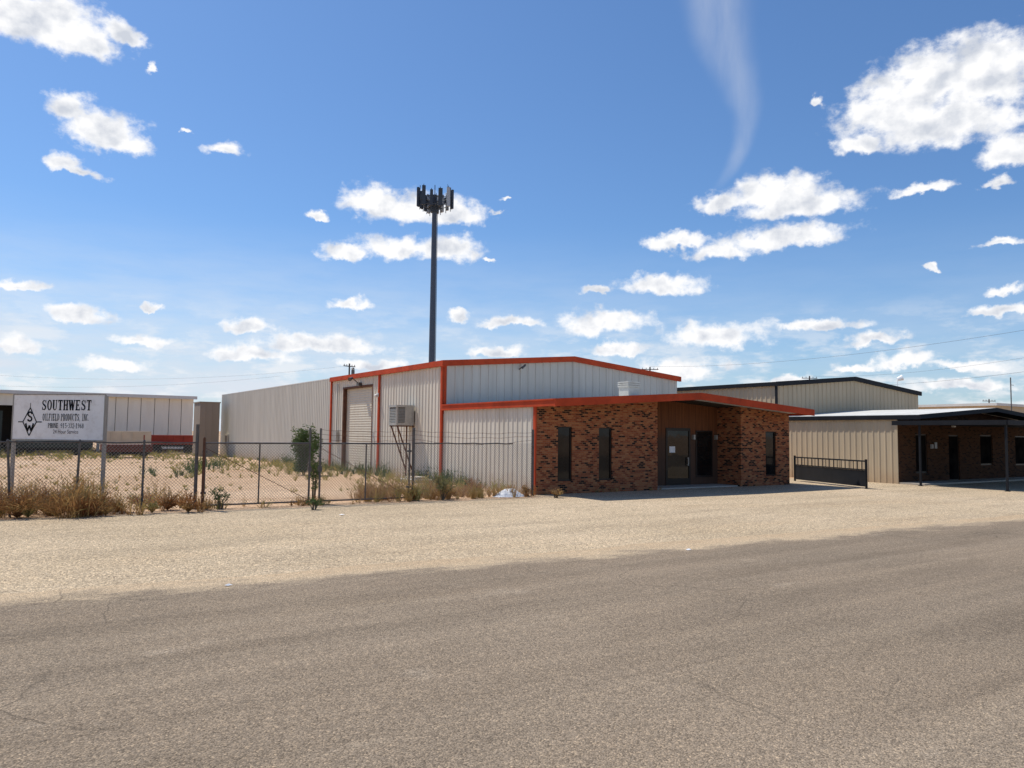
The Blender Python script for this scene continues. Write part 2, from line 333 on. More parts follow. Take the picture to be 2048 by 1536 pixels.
# roller door
dr = MB(); n = 34
for i in range(n):
    z0 = .03+i*(zd-.03)/n; z1 = .03+(i+1)*(zd-.03)/n; dd = .16
    dr.add([(dd, vd0+.06, z0), (dd, vd1-.06, z0), (dd-.012, vd1-.06, (z0+z1)/2), (dd-.012, vd0+.06, (z0+z1)/2), (dd, vd0+.06, z1), (dd, vd1-.06, z1)], [(0,3,2,1), (3,4,5,2)])
door = link('roller_door', dr, DOORW, wh)
fr = MB(); fr.box(-.04, .2, vd0-.02, vd0+.06, 0, zd); fr.box(-.04, .2, vd1-.06, vd1+.10, 0, zd); fr.box(-.04, .2, vd0-.02, vd1+.10, zd, zd+.1); link('door_frame', fr, RUST, door)
t = MB(); lv, lz = hu(716, 768, -.2); t.box(-.22, -.05, lv-.15, lv+.15, lz-.1, lz+.08); t.tube((-.2, lv, lz+.05), (-.55, lv-.1, lz+.28), .025); t.tube((-.55, lv-.1, lz+.3), (-.75, lv-.2, lz+.2), .05, 8, .11)
link('wall_lamp', t, GALD, wh)
t = MB(); lv, lz = hu(756, 790, -.1); t.box(-.14, -.035, lv-.1, lv+.1, lz-.1, lz+.1); t.tube((-.14, lv, lz), (-.26, lv, lz-.08), .08, 8); link('wall_lamp', t, SOFF, wh)
t = MB(); lv, lz = hu(697, 742, .0); t.tube((.25, lv, EZ-.05), (.25, lv, EZ+.35), .04, 6); t.tube((.25, lv, EZ+.35), (.25, lv, EZ+.45), .12, 10, .04); link('roof_vent_pipe', t, GALD, roof)
t = MB(); mv, mz = hu(676, 880, 0); t.box(-.2, -.035, mv-.22, mv+.22, mz-.1, mz+.5); t.tube((-.1, mv, mz+.5), (-.1, mv, EZ-.4), .03, 6); link('meter_box', t, GALV, wh)
mv, mz = hu(455, 880, 0); t = MB(); t.box(-.16, -.065, mv-.6, mv+.2, mz-.5, mz+.5); link('vent_panel', t, DOORW, wh)
# ================================================================== BRICK OFFICE
OH = 1.2
ET = hv(1113, 797, -OH)[1]; PT = hv(1395, 785, -OH)[1]; FT = .27
of = thing('brick_office', 'low brick fronted office with red orange gable fascia and recessed glass door', 'office building', (0, 0, 0))
und = gable(ET-FT+.10, PT-FT+.10, Wd/2, Wd/2)   # underside of roof
t = MB(); siding(t, 'v', .16, v_g-.0, 0, 0, ET-FT+.06, -1, .305, .025); link('side_wall', t, SIDE, of)
t = MB(); siding(t, 'v', .16, v_g-.0, Wd, 0, ET-FT+.06, 1); link('right_side_wall', t, SIDE, of)
uL = hv(1315, 900, 0)[0]; uR = hv(1482, 900, 0)[0]; RC = hu(1435, 900, uR)[0]
wins = []
for x0, x1, y0, y1 in ((1116, 1144, 853, 962), (1198, 1224, 855, 960)):
    a, zt = hv(x0, y0, 0); b_, zb = hv(x1, y1, 0); wins.append((a, b_, zb, zt))
a, zt = hv(1531, 863, 0); b_, zb = hv(1553, 957, 0); wins.append((a, b_, .42, zt))
def wall_u(mb, u0, u1, v0, v1, fn, ops, mid=Wd/2):
    cuts = sorted({u0, u1} | {x for o_ in ops for x in o_[:2]} | ({mid} if u0 < mid < u1 else set()))
    for a, b_ in zip(cuts, cuts[1:]):
        op = [o_ for o_ in ops if o_[0] <= a+1e-6 and o_[1] >= b_-1e-6]
        if op:
            if op[0][2] > .05: mb.box(a, b_, v0, v1, 0, op[0][2])
            mb.slopebox(a, b_, v0, v1, op[0][3], op[0][3], fn(a), fn(b_))
        else: mb.slopebox(a, b_, v0, v1, 0, 0, fn(a), fn(b_))
t = MB(); wall_u(t, 0, uL, 0, .15, und, wins[:2]); t.slopebox(uL-.15, uL, .15, RC, 0, 0, und(uL-.15), und(uL)); link('brick_wall', t, BRICK, of)['label'] = 'left brick wall with two slit windows'
t = MB(); wall_u(t, uR, Wd, 0, .15, und, wins[2:]); t.slopebox(uR, uR+.15, .15, RC, 0, 0, und(uR), und(uR+.15)); link('brick_wall', t, BRICK, of)['label'] = 'right brick wall with one slit window'
for a, b_, zb, zt in wins:
    w = MB(); w.box(a, a+.05, .05, .12, zb, zt); w.box(b_-.05, b_, .05, .12, zb, zt); w.box(a+.05, b_-.05, .05, .12, zt-.05, zt); w.box(a+.05, b_-.05, .05, .12, zb, zb+.06)
    wo = link('window', w, BRONZ, of); p = MB(); p.box(a+.05, b_-.05, .085, .10, zb+.06, zt-.05); link('pane', p, GLASS, wo)
    p = MB(); p.box(a-.04, b_+.04, -.03, .05, zb-.07, zb-.003); link('sill', p, BRICK, wo)
# entrance
d0, _ = hv(1331, 858, RC); d1, _ = hv(1380, 858, RC); s0, _ = hv(1391, 862, RC); s1, _ = hv(1424, 862, RC)
dz = hv(1355, 856, RC)[1]; sz = hv(1400, 861, RC)[1]
t = MB(); fn = und
for a, b_, z0 in ((uL, d0, 0), (d0, d1, dz), (d1, s0, 0), (s0, s1, sz), (s1, uR, 0)):
    if a < Wd/2 < b_: t.slopebox(a, Wd/2, RC, RC+.1, z0, z0, fn(a), fn(Wd/2)); t.slopebox(Wd/2, b_, RC, RC+.1, z0, z0, fn(Wd/2), fn(b_))
    else: t.slopebox(a, b_, RC, RC+.1, z0, z0, fn(a), fn(b_))
t.box(s0, s1, RC, RC+.1, 0, .35)
link('entry_wall', t, WOOD, of)
t = MB(); t.box(d0, d0+.09, RC-.03, RC+.05, .02, dz); t.box(d1-.09, d1, RC-.03, RC+.05, .02, dz); t.box(d0+.09, d1-.09, RC-.03, RC+.05, dz-.12, dz); t.box(d0+.09, d1-.09, RC-.03, RC+.05, .02, .32)
dor = link('glass_door', t, BRONZ, of); p = MB(); p.box(d0+.09, d1-.09, RC+.0, RC+.02, .32, dz-.12); link('pane', p, GLASSE, dor)
p = MB(); p.box(d1-.2, d1-.16, RC-.09, RC-.05, .85, 1.2); p.box(d1-.2, d1-.16, RC-.05, RC-.0, .86, .9); p.box(d1-.2, d1-.16, RC-.05, RC-.0, 1.15, 1.19); link('handle', p, GALV, dor)
p = MB(); p.box(d0+.22, d0+.55, RC-.004, RC-.001, 1.40, 1.66); link('pane_reflection', p, PLAST, dor)  # white plate standing in for a bright reflection in the door glass
t = MB(); t.box(s0, s0+.06, RC-.03, RC+.05, .35, sz); t.box(s1-.06, s1, RC-.03, RC+.05, .35, sz); t.box(s0+.06, s1-.06, RC-.03, RC+.05, sz-.06, sz); t.box(s0+.06, s1-.06, RC-.03, RC+.05, .35, .42)
wo = link('window', t, BRONZ, of); p = MB(); p.box(s0+.06, s1-.06, RC, RC+.02, .42, sz-.06); link('pane', p, GLASSE, wo)
t = MB(); t.box(uL+.1, uR-.1, .1, RC-.04, 0, .05); link('entry_slab', t, CONC, of)
for a in (s0-.18, s1+.18):
    t = MB(); t.box(a-.05, a+.05, RC-.12, RC, 1.95, 2.15); link('porch_lamp', t, GALV, of)
# roof, soffit, fascia
t = MB(); rake(t, -.03, Wd+.03, ET-.02, PT-.02, -OH+.04, v_g-.05, .10); ofr = link('roof', t, ROOFM, of)
t = MB(); rake(t, .0, Wd-.0, ET-.13, PT-.13, -OH+.05, -.005, .03, 0); link('soffit', t, SOFF, of)
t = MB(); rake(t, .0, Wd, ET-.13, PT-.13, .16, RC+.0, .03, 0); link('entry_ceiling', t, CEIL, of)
t = MB(); rake(t, -.12, Wd+.12, ET, PT, -OH-.03, -OH+.03, FT); link('fascia', t, RED, of)
t = MB(); t.box(-.12, -.04, -OH+.03, v_g-.06, ET-FT+.02, ET-.01); t.box(-.15, -.12, -OH+.03, v_g-.06, ET-.05, ET+.0); link('gutter', t, RED, of)
t = MB(); t.box(Wd+.04, Wd+.12, -OH+.03, v_g-.06, ET-FT+.02, ET-.01); link('gutter', t, RED, of)
t = MB(); t.box(-.05, -.0, .0, .15, 0, ET-FT+.04); link('corner_trim', t, RED, of)
# roof ventilator (low louvred box)
ru, rz = hv(1258, 770, 2.5); rb = und(ru)+.05; t = MB(); rtop = hv(1258, 764, 2.5)[1]
t.box(ru-.30, ru+.30, 2.20, 2.80, rb-.1, rtop-.03)
for i in range(3):
    z = rtop-.22+i*.085; t.box(ru-.34, ru+.34, 2.16, 2.84, z, z+.05)
link('roof_ventilator', t, VENTM, ofr)
t = MB(); cu, cz = hv(1040, 735, v_g); t.tube((cu-.1, v_g-.06, cz-.1), (cu+.12, v_g-.3, cz+.12), .03, 6); t.tube((cu+.1, v_g-.28, cz+.1), (cu-.08, v_g-.3, cz-.05), .05, 6); link('conduit_hook', t, GALD, wh)
# ================================================================== COOLER on wall
cu0 = -.95; cv0 = hu(822, 830, -.12)[0]; cv1 = hu(778, 830, cu0)[0]; cz0 = hu(822, 851, -.2)[1]; cz1 = hu(800, 811, -.5)[1]
cv0 = min(cv0, cv1-.8)
ac = thing('evaporative_cooler', 'square metal evaporative cooler bracketed on the white side wall', 'air cooler', (-.6, cv0+.5, cz0))
t = MB(); t.box(cu0, -.1, cv0, cv1, cz0, cz0+.12); t.box(cu0-.02, -.08, cv0-.02, cv1+.02, cz1-.10, cz1)
for a, b_ in ((cu0, cv0), (cu0, cv1-.08), (-.18, cv0), (-.18, cv1-.08)): t.box(a, a+.08, b_, b_+.08, cz0+.12, cz1-.10)
t.box(cu0+.42, -.19, cv0+.004, cv0+.03, cz0+.12, cz1-.10)
link('cabinet', t, GALV, ac)
t = MB(); t.box(cu0+.05, -.14, cv0+.05, cv1-.05, cz0+.1, cz1-.08); link('pad', t, PADM, ac)
GRIL = paint('cooler_grille', (.42,.39,.33), .5, .15, .12, 6)
t1 = MB(); t2 = MB(); nl = int((cz1-cz0-.26)/.07)
for i in range(nl):
    z = cz0+.14+i*.07
    t1.add([(cu0+.08, cv0-.005, z), (cu0+.42, cv0-.005, z), (cu0+.42, cv0+.035, z+.055), (cu0+.08, cv0+.035, z+.055)], [(0,1,2,3)])
    t2.add([(cu0-.005, cv0+.08, z), (cu0-.005, cv1-.08, z), (cu0+.035, cv1-.08, z+.055), (cu0+.035, cv0+.08, z+.055)], [(0,3,2,1)])
link('grille', t1, GRIL, ac); link('grille', t2, GRIL, ac)
t = MB(); t.box(-.1, -.03, cv0+.15, cv1-.15, cz0+.15, cz1-.12); link('duct', t, GALV, ac)
for b_ in (cv0+.06, cv1-.08):
    t = MB(); t.bar((cu0+.08, b_, cz0-.03), (-.12, b_, .45), .05, .05); t.bar((cu0, b_, cz0-.03), (-.05, b_, cz0-.03), .05, .05); t.bar((-.1, b_, cz0), (-.1, b_, .1), .05, .05); link('bracket', t, RUST, ac)
t = MB(); t.bar((cu0+.08, cv0+.06, cz0-.08), (-.3, cv1-.08, .9), .03, .03); link('cross_brace', t, RUST, ac)
t = MB(); pv = hu(850, 935, -.5)[0]; t.box(-1.2, -.2, pv-.3, pv+1.4, 0, .14); t.box(-1.0, -.4, pv-.1, pv+.9, .14, .24)
o = link('concrete_block', t, CONC, base=(-.7, pv+.5, 0)); tag(o, 'low stepped concrete slab on the sand below the wall cooler', 'concrete slab')
# ================================================================== SECOND PROPERTY
U2 = 19.1; U3 = U2+13.8; UM = (U2+U3)/2; G2 = hu(1555, 800, U2)[0]; E2 = hu(1557, 764, U2)[1]; P2 = hv(1705, 754, G2)[1]
w2 = thing('metal_warehouse', 'tan ribbed metal warehouse with black roof trim behind the porch', 'warehouse', (U2, G2, 0))
t = MB(); siding(t, 'v', G2, G2+34, U2, 0, E2-.1, -1); link('side_wall', t, SIDE_T, w2)
t = MB(); siding(t, 'v', G2, G2+34, U3, 0, E2-.1, 1); link('side_wall', t, SIDE_T, w2)
gf2 = gable(E2-.1, P2-.1, UM, 6.9)
t = MB(); siding(t, 'u', U2, U3, G2, 0, gf2, -1, .38, .035, extra=(UM,)); link('gable_wall', t, SIDE_T, w2)
t = MB(); siding(t, 'u', U2, U3, G2+34, 0, gf2, 1, extra=(UM,)); link('back_wall', t, SIDE_T, w2)
t = MB(); rake(t, U2-.05, U3+.05, E2, P2, G2-.02, G2+34, .06); r2 = link('roof', t, ROOFM, w2)
t = MB(); rake(t, U2-.16, U3+.16, E2+.02, P2+.02, G2-.16, G2-.04, .25); link('rake_trim', t, BLK, w2)
t = MB(); t.box(U2-.16, U2-.055, G2-.04, G2+34, E2-.2, E2+.01); link('gutter', t, BLK, w2)
t = MB(); t.box(U2-.11, U2-.036, G2-.05, G2+.08, 2.5, E2-.2); link('downspout', t, BLK, w2)
t = MB(); au, azz = hv(1795, 765, G2+2); t.tube((au, G2+2, azz-.3), (au, G2+2, azz+.22), .025); t.tube((au-.1, G2+1.95, azz+.2), (au+.1, G2+1.7, azz+.32), .12, 10, .2); link('roof_dish', t, PLAST, r2)
# porch office
VF = -1.9; ET2 = hu(1800, 831, U2)[1]+0.03; PT2 = ET2+.50
o2 = thing('porch_office', 'tan low office with brown brick front and black edged porch canopy', 'office building', (U2, VF, 0))
t = MB(); siding(t, 'v', VF+.16, G2, U2, 0, ET2-.15, -1, .305, .02); link('side_wall', t, SIDE_T, o2)
und2 = gable(ET2-.18, PT2-.18, UM, 6.9)
ops = []
for x0, x1, y0, y1 in ((1831, 1856, 868, 946), (1897, 1920, 870, 962), (1960, 1986, 870, 930), (2030, 2062, 872, 930)):
    a, zt = hv(x0, y0, VF); b_, zb = hv(x1, y1, VF); ops.append((a, b_, max(.02, zb), zt))
ops[1] = (ops[1][0], ops[1][1], .02, ops[1][3])
t = MB(); wall_u(t, U2, U3, VF, VF+.15, und2, ops, UM); link('brick_wall', t, BRICK2, o2)
for i, (a, b_, zb, zt) in enumerate(ops):
    t = MB(); t.box(a, a+.06, VF+.04, VF+.11, zb, zt); t.box(b_-.06, b_, VF+.04, VF+.11, zb, zt); t.box(a+.06, b_-.06, VF+.04, VF+.11, zt-.06, zt); t.box(a+.06, b_-.06, VF+.04, VF+.11, zb, zb+.08)
    wo = link('window' if i != 1 else 'glass_door', t, BRONZ, o2); p = MB(); p.box(a+.06, b_-.06, VF+.07, VF+.09, zb+.08, zt-.06); link('pane', p, GLASSD, wo)
t = MB(); rake(t, U2-.05, U3+.05, ET2, PT2, VF-1.1, G2-.04, .12); link('roof', t, ROOFD, o2)
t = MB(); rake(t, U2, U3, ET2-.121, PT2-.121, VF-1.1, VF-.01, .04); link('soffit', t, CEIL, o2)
t = MB(); rake(t, U2-.14, U3+.14, ET2-.0, PT2-.0, VF-1.17, VF-1.11, .20); link('fascia', t, BLK, o2)
t = MB(); t.box(U2-.14, U2-.06, VF-1.11, G2-.02, ET2-.22, ET2-.02); link('gutter', t, BLK, o2)
t = MB(); t.box(U2-.03, U2, VF, VF+.15, 0, ET2-.2); link('corner_trim', t, SIDE_T, o2)
PV0 = -6.75; PV1 = -2.0; PU = 18.6; pz = hu(2005, 841, PU)[1]
t = MB(); t.box(PU-.1, U3, PV0-.1, PV1-.0, pz-.12, pz-.02); t.box(PU-.14, U3, PV0-.16, PV0-.1, pz-.18, pz+.02); t.box(PU-.16, PU-.1, PV0-.1, PV1+.0, pz-.18, pz+.02); link('porch_canopy', t, BLK, o2)
for (a, b_) in ((PU, PV0), (PU, -3.2), (PU+5, PV0), (PU+10, PV0)):
    t = MB(); t.box(a-.038, a+.038, b_-.038, b_+.038, 0, pz-.12); t.box(a-.08, a+.08, b_-.08, b_+.08, 0, .03); link('porch_post', t, BLK, o2)
t = MB(); t.box(U2, U3, VF-1.2, VF-.005, .009, .08); link('porch_slab', t, CONC, o2)
t = MB(); lu, lz = hv(1909, 852, VF-.1); t.box(lu-.09, lu+.09, VF-.12, VF, lz-.06, lz+.09); link('wall_lamp', t, PLAST, o2)
t = MB(); lu, lz = hv(1866, 893, VF-.1); t.box(lu-.05, lu+.05, VF-.1, VF-.0, lz-.1, lz+.1); link('letter_box', t, ANTL, o2)
t = MB(); t.box(lu+.3, lu+.5, VF-.04, VF-.0, lz-.1, lz+.2); link('wall_notice', t, ANTL, o2)
# far building right
b0 = at(1990, 806, 75)
fb = thing('far_building', 'low grey roofed building beyond the black trimmed warehouse at the right edge', 'building', (b0[0], b0[1], 0))
t = MB(); t.box(b0[0], b0[0]+16, b0[1], b0[1]+14, 0, b0[2]-.25); link('wall', t, SIDE_T, fb)
t = MB(); t.box(b0[0]-.3, b0[0]+16.3, b0[1]-.3, b0[1]+14.3, b0[2]-.25, b0[2]); link('roof', t, ROOFM, fb)
mu, mv_, mzz = at(2021, 755, 62); t = MB(); t.tube((mu, mv_, 0), (mu, mv_, mzz), .045, 6); t.tube((mu-.0, mv_, mzz-.6), (mu+.5, mv_, mzz-.6), .02, 4)
o = link('antenna_mast', t, GALD, base=(mu, mv_, 0)); tag(o, 'thin bare antenna mast above the far right roof', 'antenna')
# dark railing panel between the buildings
ga = G(1733, 978); gb = G(1590, 962)
rl = thing('pipe_gate', 'black steel barrier panel with barred top between the two buildings', 'gate', (ga[0], ga[1], 0))
gt = 1.14; a3 = Vector((ga[0], ga[1], 0)); b3 = Vector((gb[0], gb[1], 0)); dd = (b3-a3); L = dd.length; dd.normalize()
for z, s_ in ((gt, .06), (.78, .05), (.12, .06)): t = MB(); t.bar(a3+Vector((0,0,z)), b3+Vector((0,0,z)), s_, s_); link('rail', t, BLK, rl)
k = int(L/.27)
for i in range(1, k):
    p = a3+dd*(L*i/k); t = MB(); t.tube(p+Vector((0,0,.8)), p+Vector((0,0,gt-.03)), .018, 6); link('baluster', t, BLK, rl)
t = MB(); t.bar(a3+Vector((0,0,.45)), b3+Vector((0,0,.45)), .012, .60); link('infill_panel', t, BLK, rl)
for p in (a3, b3): t = MB(); t.tube(p, p+Vector((0,0,gt+.08)), .05, 8); link('post', t, BLK, rl)
# ================================================================== FENCE
def chain(mb, p0, p1, z0, z1, pitch=.085, r=.0042):
    p0 = Vector((*p0, 0)); p1 = Vector((*p1, 0)); d = p1-p0; L = d.length; d.normalize(); Hh = z1-z0
    k = -Hh
    while k < L:
        for s in (1, -1):
            a = max(0, k); b_ = min(L, k+Hh)
            if b_-a > .02:
                za, zb = (a-k, b_-k) if s > 0 else (Hh-(a-k), Hh-(b_-k))
                mb.tube(p0+d*a+Vector((0,0,z0+za)), p0+d*b_+Vector((0,0,z0+zb)), r, 3, cap=False)
        k += pitch
FH = 1.78
def fu(px): return hv(px, 950, -.1)[0]
FV = -.1
def fence(name, label, pxs, tall, lean=None, rail_to=None, barb=False):
    us = [fu(p) for p in pxs]
    root = thing(name, label, 'fence', (us[0], FV, 0))
    for u, tl, px in zip(us, tall, pxs):
        t = MB(); ln = (lean or {}).get(px, 0); r = .045 if tl else .028
        t.tube((u, FV, 0), (u+ln, FV, FH+(.48 if tl else .02)), r, 8)
        if not tl: t.tube((u+ln, FV, FH+.02), (u+ln, FV, FH+.06), .035, 8, .015)
        link('post', t, GALD, root)
    t = MB(); e = rail_to if rail_to else us[-1]
    pts = [(us[0]+(e-us[0])*i/12, FV, FH-.01+.012*math.sin(i*2.1)) for i in range(13)]; t.path(pts, .021, 6); link('top_rail', t, GALD, root)
    t = MB(); chain(t, (us[0], FV+.035), (us[-1], FV+.035), .05, FH); link('chain_link_mesh', t, WIRE, root)
    if barb:
        for j, z in enumerate((.12, .25, .38)):
            t = MB(); P = []
            for a, b_ in zip(us, us[1:]):
                m = max(4, int((b_-a)/.25))
                for i in range(m+1):
                    q = i/m; P.append((a+(b_-a)*q, FV+.02*math.sin(q*20+j), FH+z-.10*4*q*(1-q)*(1+.6*math.sin(j*2+a))+.015*math.sin(q*23+j)))
            t.path(P, .0045, 4)
            for p in P[::1]: t.tube((p[0]-.02, p[1], p[2]-.03), (p[0]+.02, p[1], p[2]+.03), .003, 3)
            link('barbed_wire', t, RUST, root)
    return root
fence('chain_link_fence', 'rusty chain link fence run in front of the white sign', [-160, 24, 154, 286, 392], [0, 0, 0, 0, 1], lean={24: -.12, 154: .03})
fence('chain_link_fence', 'chain link fence run with sagging barbed wire beside the brick office', [826, 1065], [1, 1], rail_to=fu(1025), barb=True)
def gate(label, px0, px1, pxm, tallside):
    a, b_, m = fu(px0), fu(px1), fu(pxm); root = thing('chain_link_gate', label, 'gate', (a, FV-.04, 0), 'chain link gates'); v = FV-.05
    t = MB(); t.path([(a, v, .1), (a, v, FH-.02), (b_, v, FH-.02), (b_, v, .1), (a, v, .1)], .024, 7); t.tube((m, v, .1), (m, v, FH-.02), .022, 7); link('gate_frame', t, GALD, root)
    t = MB(); chain(t, (a, v+.03), (b_, v+.03), .1, FH-.02, .085); link('chain_link_mesh', t, WIRE, root)
    t = MB(); t.tube((a, v-.01, FH-.15), (b_, v-.01, .14), .008, 5); link('brace_rod', t, RUST, root)
    s = b_ if tallside > 0 else a
    t = MB(); t.tube((s, v-.01, .02), (s, v-.01, FH+.42), .03, 7); t.box(s-.05, s+.05, v-.06, v+.02, .95, 1.1); link('latch_post', t, GALD, root)
    o_ = a if tallside > 0 else b_
    for z in (.4, 1.5): t = MB(); t.box(o_-.08, o_+.05, v-.035, v+.035, z, z+.06); link('hinge', t, GALD, root)
gate('left leaf of the closed chain link gate with diagonal brace', 408, 617, 517, 1)
gate('right leaf of the closed chain link gate nearest the office', 638, 817, 730, -1)
t = MB(); t.tube((fu(404), FV-.15, 0), (fu(404), FV-.15, FH+.1), .035, 8); t.tube((fu(404), FV-.15, FH+.1), (fu(404), FV-.15, FH+.14), .04, 8, .02)
tag(link('gate_post', t, RUST, base=(fu(404), FV-.15, 0)), 'extra rusty post beside the left gate hinge', 'post')
for j, z in enumerate((.10, .24, .38)):
    t = MB(); a, b_ = fu(638), fu(826); P = [(a+(b_-a)*i/16, FV-.06+.01*math.sin(i+j), FH+z-.05*4*(i/16)*(1-i/16)+.012*math.sin(i*1.9+j)) for i in range(17)]
    t.path(P, .0045, 4); tag(link('barbed_wire', t, RUST, base=P[0]), ('lowest', 'middle', 'topmost')[j]+' barbed wire strand above the right gate leaf', 'barbed wire')
# ================================================================== SIGN
sR = at(206, 878, 20.5); sL = at(24, 880, 21.1)
pL = Vector((sL[0], sL[1], 0)); pR = Vector((sR[0], sR[1], 0)); ex = (pR-pL).normalized(); BW = (pR-pL).length; nrm = Vector((ex.y, -ex.x, 0))
zb = at(115, 879, 20.8)[2]; BH = at(115, 790, 20.8)[2]-zb
sg = thing('yard_sign', 'white company sign board with black lettering on two posts behind the fence', 'sign', (pL.x, pL.y, 0))
T = Matrix.Identity(4)
for i in range(3): T[i][0] = ex[i]; T[i][1] = -nrm[i]; T[i][2] = (0, 0, 1)[i]; T[i][3] = (pL.x, pL.y, zb)[i]
t = MB(); t.T = T; t.box(0, BW, 0, .02, 0, BH); brd = link('board', t, WHT, sg)
t = MB(); t.T = T; t.box(-.02, BW+.02, -.012, .03, BH, BH+.03); t.box(-.03, 0, -.012, .03, 0, BH); t.box(BW, BW+.03, -.012, .03, 0, BH); t.box(-.02, BW+.02, -.012, .03, -.03, 0); link('board_frame', t, WOODP, sg)
for x in (-.05, BW-.05):
    t = MB(); t.T = T; t.box(x, x+.075, .031, .11, -zb, BH*.98); link('post', t, WOODP, sg)
for z in (.15, BH-.25):
    t = MB(); t.T = T; t.box(0.03, BW-.07, .021, .03, z, z+.07); link('brace', t, WOODP, sg)
cnt = [0]
def flat(mb, pts):
    cnt[0] += 1; y = -.004-.00015*(cnt[0] % 12); mb.add([(x, y, z) for x, z in pts], [tuple(range(len(pts)))])
def stroke(mb, x0, y0, x1, y1, w):
    d = Vector((x1-x0, y1-y0)); d.normalize(); n = Vector((-d.y, d.x))*w/2
    flat(mb, [(x0-n.x, y0-n.y), (x1-n.x, y1-n.y), (x1+n.x, y1+n.y), (x0+n.x, y0+n.y)])
def poly(mb, pts, ws):
    for (a, b_), (c, d), w in zip(pts, pts[1:], ws): stroke(mb, a, b_, c, d, w)
def arc(cx, cy, rx, ry, a0, a1, n=8): return [(cx+rx*math.cos(math.radians(a0+(a1-a0)*i/n)), cy+ry*math.sin(math.radians(a0+(a1-a0)*i/n))) for i in range(n+1)]
